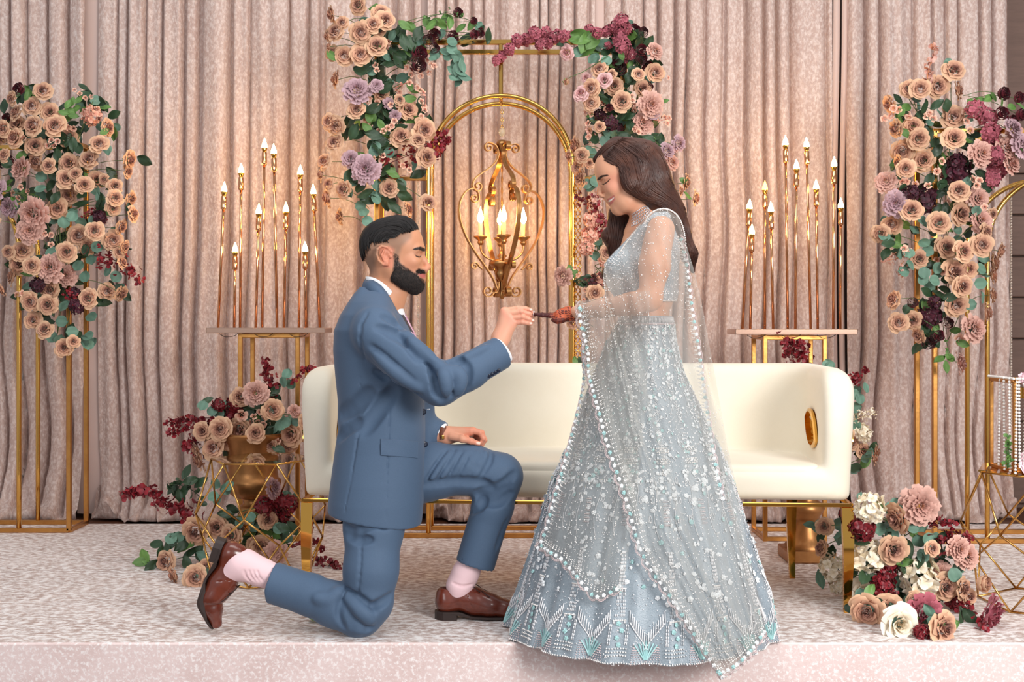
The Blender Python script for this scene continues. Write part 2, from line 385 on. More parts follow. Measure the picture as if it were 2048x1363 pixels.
def strand(name, X, Y, z0, z1, r, m, label, cat, group=None, sway=0.0, parent=None):
    n = int((z0-z1)/(r*2.15)); zz = np.linspace(z0, z1, n); pts = np.stack([X+sway*np.sin((zz-z1)*3), np.full(n, Y), zz], 1)
    o = MB(); o.add(*tube(pts[::3], .0008, 4)); tiny(pts, r, o); return o.build(name, m, parent, label=label, cat=cat, group=group, kind='stuff' if parent else None)
strand('crystal_strand', -.485, 6.27, 1.805, .85, .006, GLASS, 'string of crystal beads hanging beside the left leg of the middle arch', 'bead string')
strand('crystal_strand', 2.53, 6.16, 1.755, .55, .0065, GLASS, 'string of crystal beads hanging from the arch at the right end of the stage', 'bead string')
strand('crystal_strand', -2.62, 6.45, 1.69, .5, .0055, GLASS, 'string of crystal beads hanging from the arch at the left end of the stage', 'bead string')
for k, dx in enumerate((.318, .336)):
    m = MB(); z = 1.86; i = 0
    while z > .86:
        a = np.linspace(0, 2*PI, 9); rx, ry = (.0075, .001) if i % 2 else (.003, .0075)
        m.add(*tube([(dx+rx*math.cos(b), 6.035+ry*math.sin(b), z+.011*math.sin(b)) for b in a], .0022, 5, cap=False)); z -= .0175; i += 1
    m.build('gold_chain', GOLDM, label=('gold bead chain hanging right against the right leg of the middle arch', 'second gold chain, just right of the one against the arch leg')[k], cat='chain', group='gold chains at the middle arch')
# ------------------------------------------------------------------ lantern chandelier
CX, CY = 1004, 6.16
def cz(y): return CH-((170+y/2.391)-HY)/FP*CY
def cr(x): return x/2.391/FP*CY
RIB = mat('ribbed champagne gold', (196,146,92), .3, .95, noise=(20, .4, (160,112,68)), bump=(80, .15))
BULB = mat('lit candle bulb', (255,200,120), .4, emit=((255,200,112), 125))
BULBOFF = mat('dim candle bulb', (250,190,110), .15, emit=((255,170,80), 6))
ch = empty('lantern_chandelier', ((CX-1024)/FP*CY, CY, 0), 'gold scrolled lantern chandelier with lit candle bulbs hanging in the middle arch', 'chandelier')
cx = ch.location.x
def ribbon(pts, w_, th, tang, n=60):
    """flat band: pts (r,z) swept, width along tang"""
    pts = spline(pts, n); T, U, W = frames(pts, tang); V = []
    for p, t in zip(pts, T):
        tg = np.array(tang, float); tg -= t*(tg@t); tg /= np.linalg.norm(tg); nn = np.cross(t, tg)
        for a, b in ((-.5, .5), (-.42, .9), (-.14, .9), (-.1, .55), (.1, .55), (.14, .9), (.42, .9), (.5, .5), (.5, -.5), (-.5, -.5)): V.append(p+tg*a*w_+nn*b*th)
    k = 10; F = [(i*k+j, i*k+(j+1) % k, (i+1)*k+(j+1) % k, (i+1)*k+j) for i in range(n-1) for j in range(k)]+[tuple(range(k)), tuple((n-1)*k+j for j in range(k))[::-1]]
    return np.array(V), F
def spiral(c, r0, a0, turns, r1=.25, n=12):
    return [(c[0]+(r0*(1-(1-r1)*i/n))*math.cos(a0+turns*2*PI*i/n), c[1]-(r0*(1-(1-r1)*i/n))*math.sin(a0+turns*2*PI*i/n)) for i in range(n+1)]
up = spiral((68, 302), 24, PI*.5, -1.25)[::-1]+[(34, 290), (18, 330), (34, 370), (68, 402), (108, 428), (140, 455), (150, 478)]+spiral((124, 488), 26, 0, -1.2)
lo = spiral((140, 545), 22, PI, 1.25)[::-1]+[(125, 515), (150, 500), (190, 522), (216, 580), (212, 650), (182, 730), (138, 800), (86, 868), (46, 925), (26, 975)]
bo = spiral((140, 868), 20, PI*.9, -1.3)[::-1]+[(112, 872), (100, 880)]
ft = [(18, 940), (24, 985)]+spiral((72, 985), 30, PI*1.1, 1.35)
for k in range(4):
    th = math.radians(-68+90*k); cs, sn = math.cos(th), math.sin(th); tang = (-sn, cs, 0)
    for nm, pr, w_ in (('upper_ribbon', up, .025), ('lower_ribbon', lo, .025), ('scroll', bo, .02), ('foot_scroll', ft, .026)):
        pts = [(cx+cr(r)*cs, CY+cr(r)*sn, cz(y)) for r, y in pr]
        MB().add(*ribbon(pts, w_, .0045, tang)).build(nm, RIB, ch, sharp=35)
MB().add(*lathe([(0, cz(265)), (cr(14), cz(262)), (cr(26), cz(272)), (cr(30), cz(285)), (cr(22), cz(292)), (cr(12), cz(320)), (cr(9), cz(350)), (0, cz(352))], (cx, CY, 0))).build('top_cap', RIB, ch)
MB().add(*ball((cx, CY, cz(225)), cr(17), 12, 9, (1, 1, 1.25))).build('crystal_ball', mat('amber crystal', (240,222,190), .06, tr=.6), ch)
m = MB(); z = cz(90); i = 0
while z > cz(205):
    a = np.linspace(0, 2*PI, 9); u, v = ((.006, 0), (0, .006))[i % 2]; m.add(*tube([(cx+u*math.cos(b), CY+v*math.cos(b), z+.013*math.sin(b)) for b in a], .002, 5, cap=False)); z -= .02; i += 1
m.build('chain', GOLD, ch)
m = MB(); pts = [(cx, CY, z) for z in np.linspace(cz(340), cz(860), 60)]; m.add(*tube(pts, [.005+.0015*math.sin(i*1.1) for i in range(60)], 8)); m.build('centre_rod', RIB, ch)
MB().add(*lathe([(0, cz(790)), (cr(8), cz(790)), (cr(14), cz(805)), (cr(24), cz(818)), (cr(14), cz(828)), (cr(60), cz(842)), (cr(64), cz(856)), (cr(46), cz(870)), (cr(30), cz(884)), (cr(36), cz(900)), (cr(28), cz(922)), (cr(12), cz(940)), (cr(10), cz(985)), (cr(16), cz(1005)), (cr(9), cz(1020)), (0, cz(1024))], (cx, CY, 0), 32, (6, 8))).build('hub', RIB, ch)
for k in range(4):
    th = math.radians(10+90*k) if k % 2 == 0 else math.radians(5+90*k); cs, sn = math.cos(th), math.sin(th); R = 104
    pr = [(14, 850), (40, 838), (72, 826), (98, 800), (104, 765), (104, 745)]; pts = spline([(cx+cr(r)*cs, CY+cr(r)*sn, cz(y)) for r, y in pr], 20)
    arm = MB().add(*tube(pts, .0055, 8)).build('candle_arm', RIB, ch); c = (cx+cr(R)*cs, CY+cr(R)*sn, 0)
    MB().add(*lathe([(0, cz(768)), (cr(10), cz(765)), (cr(16), cz(752)), (cr(12), cz(745)), (cr(32), cz(730)), (cr(34), cz(722)), (cr(28), cz(722)), (cr(10), cz(735))], c, 18)).build('candle_cup', RIB, arm)
    MB().add(*lathe([(cr(9), cz(732)), (cr(9.5), cz(662)), (0, cz(660))], c, 12)).build('candle_sleeve', mat('candle sleeve', (246,206,140), .5) if k == 0 else MATS['candle sleeve'], arm)
    MB().add(*lathe([(cr(5), cz(662)), (cr(15), cz(645)), (cr(15.5), cz(632)), (cr(9), cz(612)), (cr(3), cz(592)), (0, cz(582))], c, 12)).build('bulb', BULB, arm)
# ------------------------------------------------------------------ candle lights on their tables
SLAB = mat('bronzed mirror slab', (196,160,140), .16, .85)
def side_frame(x0, x1, y0, y1, z, label):
    t = empty('candle_table', ((x0+x1)/2, (y0+y1)/2, 0), label, 'table', 'slim gold frame tables'); q = .022
    for x in (x0, x1):
        for y in (y0, y1): MB().add(*bar((x, y, 0), (x, y, z), q)).build('leg', GOLDB, t, smooth=False)
    for zz, nm in ((q/2, 'base_rail'), (z-q/2, 'top_rail')):
        for a, b in (((x0, y0), (x1, y0)), ((x0, y1), (x1, y1)), ((x0, y0), (x0, y1)), ((x1, y0), (x1, y1))): MB().add(*bar((*a, zz), (*b, zz), q*.96)).build(nm, GOLDB, t, smooth=False)
    return t
def candelabra(lamps, u, zt, slab, label, off=()):
    """lamps: (top px, flame tip py, base px); u(px,py)->world at row depth"""
    x0, x1, y0, y1 = slab; t = empty('candelabra', ((x0+x1)/2, (y0+y1)/2, zt-.03), label, 'candelabra', 'clusters of lit candle bulbs on gold rods')
    MB().add(*box((x0, y0, zt-.027), (x1, y1, zt), .003)).build('base_slab', SLAB, t, smooth=False)
    for i, (tx, ty, bx) in enumerate(lamps):
        d = y0+.05+((i*7) % 5)*.035; top = P(tx, ty, d); a = P(bx, 655, d); a[2] = zt; ax = top-a; L = np.linalg.norm(ax); ax /= L; pt = lambda s: a+ax*s
        rod = MB().add(*tube([pt(0), pt(L*.5), pt(L-.115)], .0068, 10)).build('rod', ROSEG, t)
        s0 = L-.13
        def lz(pr, n=14):
            V, F = lathe(pr, (0, 0, 0), n); R = Vector((0, 0, 1)).rotation_difference(Vector(ax)).to_matrix(); return V@np.array(R).T+pt(0), F
        MB().add(*lz([(.0068, s0-.006), (.0125, s0-.004), (.0135, s0+.004), (.0135, s0+.058), (.011, s0+.06), (0, s0+.06)])).build('socket', ROSEG, rod)
        MB().add(*lz([(.008, s0+.058), (.0095, s0+.06), (.0145, s0+.078), (.014, s0+.082)])).build('bulb_collar', GOLDM, rod)
        MB().add(*lz([(.0135, s0+.08), (.0145, s0+.088), (.012, s0+.1), (.0065, s0+.115), (.0022, s0+.127), (0, s0+.132)])).build('bulb', BULBOFF if i in off else BULB, rod)
    m = MB()
    for i in range(3):
        xa = x0+.06+i*.17; m.add(*tube(spline([(xa, y0+.02, zt-.03), (xa+.03, y0+.02, zt-.045), (xa+.07, y0+.03, zt-.04), (xa+.09, y0+.02, zt-.028)], 12), .0016, 5))
    m.build('cable', mat('black cable', (30,26,24), .6) if 'black cable' not in MATS else MATS['black cable'], t)
LL = [(152,320,112),(218,695,212),(255,205,248),(365,455,345),(400,50,385),(456,85,477),(533,445,520),(622,215,613),(650,690,657),(700,335,743)]
LL = [(400+a/3.097, 260+b/3.097, 400+c/3.097) for a, b, c in LL]
RR = [(170,390,127),(182,535,172),(255,285,255),(288,405,302),(371,30,385),(434,165,428),(490,40,515),(545,280,555),(648,150,643),(686,385,683)]
RR = [(1440+a/2.838, 260+b/2.838, 1440+c/2.838) for a, b, c in RR]
side_frame((481-1024)/FP*5.96, (595.5-1024)/FP*5.96, 5.96, 6.24, 1.018, 'slim gold frame table under the left cluster of candle lights')
candelabra(LL, None, 1.046, ((412-1024)/FP*5.9, (650-1024)/FP*5.9, 5.9, 6.14), 'cluster of gold candle rods with lit bulbs left of the kneeling man')
side_frame((1530-1024)/FP*5.96, (1649-1024)/FP*5.96, 5.96, 6.24, 1.008, 'slim gold frame table behind the right end of the sofa')
candelabra(RR, None, 1.04, ((1471-1024)/FP*5.88, (1716-1024)/FP*5.88, 5.88, 6.12), 'cluster of gold candle rods with lit bulbs behind the right end of the sofa', off=(2,))
# ------------------------------------------------------------------ sofa
CREAM = mat('cream velvet', (240,231,212), .72, noise=(3, .35, (228,216,192)), sheen=.3, bump=(120, .06))
sofa = empty('sofa', (0, 0, 0), 'long cream velvet sofa with gold legs behind the couple', 'sofa')
ang = math.atan2(-.13, 2.04); sofa.location = (.2306, 4.55, 0); sofa.rotation_euler = (0, 0, ang); sofa.scale = (1.024, 1.0, 1.012)
def sm_max(a, b, k): return -Sculpt._smin(-a, -b, k)
def rrect(x, y, cx_, cy_, hx, hy, r):
    qx = np.abs(x-cx_)-hx+r; qy = np.abs(y-cy_)-hy+r; return np.hypot(np.maximum(qx, 0), np.maximum(qy, 0))+np.minimum(np.maximum(qx, qy), 0)-r
def leafsd(y, z, cy=.27, cz_=.65):   # pointed leaf: two discs crossed, tilted
    a = math.radians(-70); u = (y-cy)*math.cos(a)+(z-cz_)*math.sin(a); v = -(y-cy)*math.sin(a)+(z-cz_)*math.cos(a)
    return np.maximum(np.hypot(u-.062, v), np.hypot(u+.062, v))-.122
def shell(X, D):
    x, y, z = X; fl = .02*(z-.5)/.4; ys = .0+.12*np.clip((z-.62)/.28, 0, 1)**2
    out = sm_max(rrect(x, y, 0, .36, 1.02+fl, .36, .12), z-.89, .09); out = sm_max(out, .400-z, .018)
    out = sm_max(out, ys*1.-y*1.+0*x, .08)
    cav = sm_max(rrect(x, y, 0, -.6, .905+.6*fl, 1.17-.10*np.clip((z-.5)/.4, 0, 1)*-.3, .2), .522-z, .02)
    d = sm_max(out, -cav, .05)
    hole = sm_max(leafsd(y, z)+0*x, .8-np.abs(x), .01)
    return sm_max(d, -hole, .008)
V, F = Sculpt((-1.1, -.03, .38), (1.1, .76, .93), .0105).func(shell).mesh(3); MB().add(V, F).build('backrest', CREAM, sofa, world=False)
def seatf(X, D):
    x, y, z = X; return sm_max(rrect(x, y, 0, .315, .915, .285, .08), np.abs(z-.50)-.03-.012*np.cos(x*1.5)*np.cos((y-.3)*3), .03)
V, F = Sculpt((-1.1, -.05, .37), (1.1, .76, .57), .0105).func(seatf).mesh(2); MB().add(V, F).build('seat', CREAM, sofa, world=False)
# leaf-shaped gold cut-outs in the arms
def leafpts(s=1.0, n=14, cy=.27, cz_=.65):
    R = .122*s; c = .062*s; v = math.sqrt(R*R-c*c); o = []; a = math.radians(-70)
    for sg in (1, -1):
        for i in range(n):
            t = -math.asin(v/R)+2*math.asin(v/R)*i/n; u_, v_ = sg*(R*math.cos(t)-c), sg*R*math.sin(t); o.append((cy+u_*math.cos(a)-v_*math.sin(a), cz_+u_*math.sin(a)+v_*math.cos(a)))
    return o
for sx in (-1, 1):
    m = MB(); A = leafpts(1.0); B = leafpts(1.17); n = len(A); V = []; F = []
    rings = [(B, .908), (B, .900), (A, .896), (A, 1.035), (B, 1.04), (B, 1.034)]
    for q, xx in rings: V += [(sx*xx, y, z) for y, z in q]
    for r in range(len(rings)-1): F += [(r*n+i, r*n+(i+1) % n, (r+1)*n+(i+1) % n, (r+1)*n+i) for i in range(n)]
    m.add(V, F); m.build('gold_cutout', GOLDM, sofa, sharp=30, world=False)
m = MB(); q = [(-1.0, .0), (1.0, .0), (1.0, .70), (-1.0, .70), (-1.0, .0)]
for a, b in zip(q, q[1:]): m.add(*bar((*a, .392), (*b, .392), .014, .014))
m.build('base_rail', GOLDM, sofa, smooth=False, world=False)
def plate_leg(x, y, sgn, w_=.042):
    pr = [(0, .385, 1.), (.004, .33, 1.0), (.012, .25, .92), (.012, .17, .8), (.0, .08, .66), (-.012, .0, .54)]
    p = spline([(x, y-sgn*a, z) for a, z, _ in pr], 14); ww = np.interp(np.linspace(0, 5, 14), range(6), [c for _, _, c in pr]); V = []
    for pp, s in zip(p, ww):
        for a, b in ((-1, -1), (1, -1), (1, 1), (-1, 1)): V.append(pp+np.array((a*w_*s/2, b*.012, 0)))
    F = [(i*4+j, i*4+(j+1) % 4, (i+1)*4+(j+1) % 4, (i+1)*4+j) for i in range(13) for j in range(4)]+[(0, 3, 2, 1), (52, 53, 54, 55)]
    return V, F
for x in (-.985, .985):
    for y, s in ((-.005, 1), (.62, -1)): MB().add(*plate_leg(x if y < .1 else x*.9, y, s)).build('leg', GOLDM, sofa, sharp=30, world=False)
MB().add(*plate_leg(0, .62, -1)).build('leg', GOLDM, sofa, sharp=30, world=False)
# ------------------------------------------------------------------ faceted wire tables
WIRE = mat('gold wire', (214,164,92), .22, 1)
def wire_table(X, Y, H, r0, r1, rot, label, slats=False):
    t = empty('wire_table', (X, Y, 0), label, 'table', 'faceted gold wire side tables')
    hx = lambda r, z, o: [np.array((X+r*math.cos(rot+o+k*PI/3), Y+r*math.sin(rot+o+k*PI/3), z)) for k in range(6)]
    T = hx(r0, H, 0); M = hx(r1, H*.58, PI/6); M2 = hx(r1*.93, H*.36, 0); B = hx(r0*.95, .006, PI/6)
    def rod(a, b, nm): MB().add(*tube([a, b], .0041, 6)).build(nm, WIRE, t)
    for k in range(6):
        j = (k+1) % 6; rod(T[k], T[j], 'top_rod'); rod(B[k], B[j], 'base_rod')
        rod(T[k], M[k], 'side_rod'); rod(T[j], M[k], 'side_rod'); rod(M[k], M2[k], 'side_rod'); rod(M[k], M2[j], 'side_rod'); rod(M2[k], B[k], 'side_rod'); rod(M2[j], B[k], 'side_rod')
    if slats:
        for i in range(13):
            y = -r0*.86+i*r0*1.72/12; hw = min(r0, (r0*.866-abs(y))/.866*.5*r0/r0+r0*.5)*.98
            a = rot+PI/3; c, s = math.cos(a), math.sin(a)
            pa, pb = [np.array((X+u*c-y*s, Y+u*s+y*c, H+.004)) for u in (-hw, hw)]
            MB().add(*bar(pa, pb, r0*.1, .006)).build('slat', GOLDM, t, smooth=False)
    else:
        V = [p+(0, 0, dz) for dz in (-.004, .004) for p in T]; F = [(0, 5, 4, 3, 2, 1), (6, 7, 8, 9, 10, 11)]+[(k, (k+1) % 6, 6+(k+1) % 6, 6+k) for k in range(6)]
        MB().add(V, F).build('glass_top', mat('clear glass', (236,246,244), .02, tr=1, spec=.5), t, smooth=False)
    return t
wire_table((522-1024)/FP*5.06, 5.08, .5, .215, .275, math.radians(-3), 'faceted gold wire table with a glass top left of the sofa')
wire_table(2.045, 4.62, .505, .27, .32, math.radians(5), 'faceted gold wire table with slatted gold top at the right edge', True)
# ------------------------------------------------------------------ urns
def urn(X, Y, z0, s, label):
    t = empty('urn', (X, Y, 0), label, 'urn', 'antique gold urns')
    MB().add(*box((X-.11*s, Y-.11*s, z0), (X+.11*s, Y+.11*s, z0+.055*s), .006)).build('plinth', URN, t, smooth=False)
    MB().add(*lathe([(.1*s, .055*s), (.1*s, .07*s), (.085*s, .085*s), (.075*s, .11*s), (.055*s, .16*s), (.05*s, .185*s), (.06*s, .19*s), (.06*s, .2*s), (.078*s, .225*s), (.085*s, .24*s), (.07*s, .262*s), (.05*s, .275*s), (.055*s, .3*s)], (X, Y, z0), 40, (2, 5))).build('stem', URN, t)
    MB().add(*lathe([(.05*s, .3*s), (.1*s, .31*s), (.135*s, .34*s), (.15*s, .38*s), (.15*s, .4*s), (.135*s, .41*s), (.13*s, .45*s), (.138*s, .55*s), (.165*s, .62*s), (.185*s, .64*s), (.185*s, .655*s), (.17*s, .655*s), (.15*s, .6*s), (.0, .56*s)], (X, Y, z0), 40, (1, 4))).build('bowl', URN, t)
    return t
urn((506-1024)/FP*5.62, 5.62, 0, .86, 'antique gold urn of roses behind the glass topped wire table')
urn((1613-1024)/FP*5.5, 5.5, 0, .98, 'antique gold fluted urn standing behind the right end of the sofa')
# ------------------------------------------------------------------ pearl-draped frame at the right edge
PINK = mat('pale pink silk petals', (240,206,214), .7, sheen=.3, rand=.06)
lt = empty('pearl_lantern', (1.86, 4.6, .51), 'gold box frame draped with strings of white pearls on the right wire table', 'lantern')
lx0, lx1, ly0, ly1, lz0, lz1 = 1.862, 2.2, 4.50, 4.72, .513, .852
for x in (lx0, lx1):
    for y in (ly0, ly1): MB().add(*bar((x, y, lz0), (x, y, lz1), .014)).build('post', GOLDB, lt, smooth=False)
for zz in (lz0+.006, lz1):
    for a, b in (((lx0, ly0), (lx1, ly0)), ((lx0, ly1), (lx1, ly1)), ((lx0, ly0), (lx0, ly1)), ((lx1, ly0), (lx1, ly1))): MB().add(*bar((*a, zz), (*b, zz), .014)).build('rail', GOLDB, lt, smooth=False)
for i, (x, y, l) in enumerate(((1.845, 4.5, .33), (1.852, 4.47, .335), (1.868, 4.47, .30), (1.884, 4.468, .31), (1.845, 4.55, .33), (1.85, 4.62, .32), (1.9, 4.468, .27))):
    strand('pearl_string', x, y, lz1+.012, lz1-l, .0054, PEARL, None, None, parent=lt, sway=.006 if i % 2 else -.004)
p = spline([(1.885, 4.47, .845), (1.9, 4.468, .79), (1.93, 4.466, .755), (1.99, 4.466, .74), (2.05, 4.466, .77), (2.1, 4.466, .85)], 44); m = MB(); tiny(p, .0054, m); m.build('pearl_string', PEARL, lt, kind='stuff')
p = np.array([(x, 4.47, lz1+.012) for x in np.arange(1.845, 2.22, .0115)]+[(1.848, y, lz1+.012) for y in np.arange(4.48, 4.72, .0115)]); tiny(p, .0054).build('pearl_string', PEARL, lt, kind='stuff')
V, F = lathe([(.022, -.02), (.022, .02), (.017, .02), (.017, -.02), (.022, -.02)], (1.905, 4.5, .81), 26, (0, 1)); MB().add(V, F).build('ribbed_ring', GOLDM, lt, smooth=False)
# ------------------------------------------------------------------ silk flowers
def fmat(n, ramp, rand=.09, rough=.75, **k): return mat(n, attr=ramp, rand=rand, rough=rough, sheen=.15, **k)
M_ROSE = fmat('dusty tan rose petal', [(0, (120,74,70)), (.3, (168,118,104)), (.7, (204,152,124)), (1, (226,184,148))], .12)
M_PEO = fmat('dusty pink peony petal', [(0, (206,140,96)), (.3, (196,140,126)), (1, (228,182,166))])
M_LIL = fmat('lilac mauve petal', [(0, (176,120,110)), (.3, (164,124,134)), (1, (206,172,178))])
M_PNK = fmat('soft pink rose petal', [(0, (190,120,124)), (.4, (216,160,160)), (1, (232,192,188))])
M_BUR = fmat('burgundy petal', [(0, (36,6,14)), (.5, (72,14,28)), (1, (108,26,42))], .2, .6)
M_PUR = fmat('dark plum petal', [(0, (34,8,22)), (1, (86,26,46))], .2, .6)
M_SPR = fmat('peach pink spray rose petal', [(0, (206,120,104)), (.5, (228,166,144)), (1, (242,200,174))])
M_MAU = fmat('raspberry mauve petal', [(0, (132,52,70)), (1, (190,104,116))], .15)
M_CRM = fmat('cream petal', [(0, (206,182,140)), (.5, (240,226,200)), (1, (250,242,226))], .05)
M_RED = fmat('deep red leaf', [(0, (90,10,22)), (1, (146,24,38))], .2, .5)
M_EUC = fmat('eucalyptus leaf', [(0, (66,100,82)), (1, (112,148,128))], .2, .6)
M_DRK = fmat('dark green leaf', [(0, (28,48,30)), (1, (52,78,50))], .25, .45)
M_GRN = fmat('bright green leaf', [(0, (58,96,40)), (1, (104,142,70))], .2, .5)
M_STM = mat('green stem', (92,110,62), .6); M_STB = mat('brown stem', (96,72,58), .6)
def petals(spec, seed, nu=6, nv=5, wav=0.):
    """spec rows: count, r0, flare, z0, height, half angle, curl, tone"""
    rg = np.random.default_rng(seed); m = MB(); ph = rg.uniform(0, 6)
    for n, r0, fl, z0, h, al, curl, tone in spec:
        for i in range(n):
            ph += 2.39996 if n > 3 else 2*PI/n; u = np.linspace(-1, 1, nu)[None]; v = np.linspace(0, 1, nv)[:, None]; j = rg.uniform(.88, 1.12, 3); p0 = ph+rg.uniform(-.15, .15)
            wid = al*(.45+.55*np.sin(PI*np.clip(v, 0, 1)*.62+.1))*(1-.35*v**6)
            top = 1-.16*np.abs(u)**2.2*(v**2)+.05*(1-np.abs(u))*v**3
            rho = (r0+fl*j[0]*(v**1.5)*top+.045*u*v)*1.0+curl*v**5*(.5+.5*np.abs(u))+wav*np.sin(u*7+p0*5)*v**2
            z = z0+h*j[1]*v*top-(curl*1.1)*v**6*(.4+.6*np.abs(u))+wav*np.cos(u*9+p0*3)*v**2+.02*rg.normal()
            ps = p0+u*wid*j[2]; G = np.stack([rho*np.cos(ps), rho*np.sin(ps), z+0*u], -1)
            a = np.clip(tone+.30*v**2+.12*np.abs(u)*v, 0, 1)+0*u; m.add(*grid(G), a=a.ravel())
    return m
def flower_mesh(name, m, mt, back=True):
    me = m.mesh(name); me.materials.append(mt); return me
ROSE = [(2, .03, .03, .10, .42, 1.6, .01, 0), (3, .09, .04, .08, .43, 1.3, .02, .06), (3, .15, .05, .05, .44, 1.2, .03, .14), (4, .21, .08, .02, .45, 1.05, .05, .24), (4, .28, .13, -.02, .45, .95, .08, .34), (5, .35, .2, -.07, .45, .85, .12, .45), (5, .4, .36, -.12, .36, .76, .15, .56), (6, .4, .52, -.18, .26, .66, .14, .68)]
PEON = [(5, .04, .08, .16, .3, 1.0, .03, 0), (8, .12, .14, .12, .36, .7, .06, .2), (10, .2, .22, .04, .42, .6, .08, .3), (11, .28, .34, -.06, .42, .52, .1, .45), (11, .34, .46, -.16, .34, .46, .1, .55), (10, .36, .58, -.22, .14, .42, .1, .68)]
RANU = [(3, .03, .06, .14, .40, 1.4, -.03, .1), (4, .14, .1, .08, .44, 1.2, -.05, .3), (5, .26, .14, .0, .46, 1.0, -.07, .5), (6, .4, .16, -.12, .46, .9, -.10, .6), (5, .5, .2, -.25, .4, .85, -.08, .8)]
MINI = [(2, .06, .06, .05, .42, 1.5, .0, 0), (3, .2, .16, -.05, .46, 1.1, .05, .3), (5, .34, .42, -.15, .32, .7, .1, .6)]
FM = {}
for q in range(3):
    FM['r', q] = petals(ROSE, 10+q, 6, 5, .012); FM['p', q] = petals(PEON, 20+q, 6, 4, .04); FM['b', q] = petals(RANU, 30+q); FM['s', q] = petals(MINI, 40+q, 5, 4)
def floret_mb(m, c, nrm, r, rg, np_=4, tone=.2, nseg=4):
    n = Vector(nrm).normalized(); R = np.array(Vector((0, 0, 1)).rotation_difference(n).to_matrix()); a0 = rg.uniform(0, 6)
    for k in range(np_):
        a = a0+k*2*PI/np_; u = np.linspace(-1, 1, 4)[None]; v = np.linspace(0, 1, 4)[:, None]; wd = np.sin(PI*(.12+.80*v))**.8*.62
        x = v*np.cos(a)*(1+0*u)-u*wd*np.sin(a); y = v*np.sin(a)*(1+0*u)+u*wd*np.cos(a); z = .30*v**2-.12*u*u+.06*rg.normal()+0*x
        G = np.stack([x, y, z], -1)*r; m.add(*(lambda VF: (VF[0]@R.T+c, VF[1]))(grid(G)), a=np.clip(tone+.7*v+0*u+rg.uniform(-.12, .12), 0, 1).ravel())
def cluster(seed, n=34, r=.27, flat=.8):
    rg = np.random.default_rng(seed); m = MB()
    for i in range(n):
        z = 1-1.25*(i+.5)/n; t = math.sqrt(max(0, 1-z*z)); a = i*2.39996; d = np.array((t*math.cos(a), t*math.sin(a), z*flat)); floret_mb(m, d*rg.uniform(.66, .82), d+rg.normal(size=3)*.25, r*rg.uniform(.85, 1.2), rg)
    return m
for q in range(2): FM['h', q] = cluster(50+q)
FM['u', 0] = petals([(3, .03, .06, 0, .9, 1.5, -.03, .3), (4, .25, .1, -.5, 1.35, .9, -.12, .5)], 60)
KIND = {'r': ('r', M_ROSE, 'rose', .5), 'p': ('p', M_PEO, 'peony', .5), 'l': ('p', M_LIL, 'lilac_peony', .5), 'k': ('r', M_PNK, 'pink_rose', .5), 'b': ('b', M_BUR, 'burgundy_ranunculus', .64),
        's': ('s', M_SPR, 'spray_rose', .56), 'h': ('h', M_CRM, 'cream_hydrangea', .5), 'd': ('h', M_PUR, 'plum_hydrangea', .5), 'm': ('h', M_MAU, 'mauve_hydrangea', .52), 'c': ('r', M_CRM, 'cream_rose', .5),
        'e': ('h', M_RED, 'red_leaf_cluster', .5), 'n': ('p', M_MAU, 'mauve_peony', .5), 'f': ('h', M_SPR, 'pink_blossom_cluster', .5), 'u': ('b', M_ROSE, 'flower_bud', .5)}
CACHE = {}
def fmesh(shape, mt):
    qs = [q for (s, q) in FM if s == shape]; q = random.choice(qs); key = (shape, q, mt.name)
    if key not in CACHE: CACHE[key] = flower_mesh(mt.name, FM[shape, q], mt)
    return CACHE[key]
def leaf_mb(kind, seed):
    rg = np.random.default_rng(seed); u = np.linspace(-1, 1, 5)[None]; v = np.linspace(0, 1, 7)[:, None]
    if kind == 'round': wd = np.sqrt(np.clip(1-(2*v-1)**2, 0, 1))*.46+.02
    elif kind == 'oval': wd = np.sin(PI*np.clip(v, 0, 1))**.8*.27+.01
    else: wd = np.sin(PI*v**.8)*.2+.012
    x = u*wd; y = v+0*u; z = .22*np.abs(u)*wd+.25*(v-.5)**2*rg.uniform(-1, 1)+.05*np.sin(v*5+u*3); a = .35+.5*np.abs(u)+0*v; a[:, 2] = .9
    V, F = grid(np.stack([x, y, z], -1)); m = MB(); m.add(V-(0, .5, 0), F, a=a.ravel()); return m
LM = {}
for k_, mt in (('round', M_EUC), ('oval', M_DRK), ('point', M_DRK), ('oval2', M_GRN), ('round2', M_DRK), ('oval3', M_EUC)):
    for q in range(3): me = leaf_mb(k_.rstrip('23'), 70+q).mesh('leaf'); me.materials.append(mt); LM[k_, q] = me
def orient(o, n, roll):
    n = Vector(n).normalized(); o.rotation_mode = 'QUATERNION'; from mathutils import Quaternion
    o.rotation_quaternion = Vector((0, 0, 1)).rotation_difference(n) @ Quaternion((0, 0, 1), roll)
def put(me, name, par, pos, n, size, roll=None, sq=1.):
    o = bpy.data.objects.new(name, me); COL.objects.link(o); o.parent = par; o.location = Vector(pos)-par.location; o.scale = (size, size*sq, size)
    orient(o, n, random.uniform(0, 6.28) if roll is None else roll); return o
def spray(par, pts, mt=M_RED, n=34, r=.012, w_=.02, stem=M_STB, name='red_leaf_spray', np_=2):
    rg = np.random.default_rng(int(abs(pts[0][0])*1000)+n); S = spline(pts, 30); m = MB(); m.add(*tube(S, np.linspace(.0022, .001, 30), 5), a=0)
    for i in range(n):
        t = rg.uniform(0, 1)**.8; p = S[int(t*29)]; off = rg.normal(size=3)*w_*(1.1-.6*t); floret_mb(m, p+off, off+rg.normal(size=3)*.3*w_, r*rg.uniform(.7, 1.25), rg, np_, rg.uniform(0, .4))
    return m.build(name, mt, par)
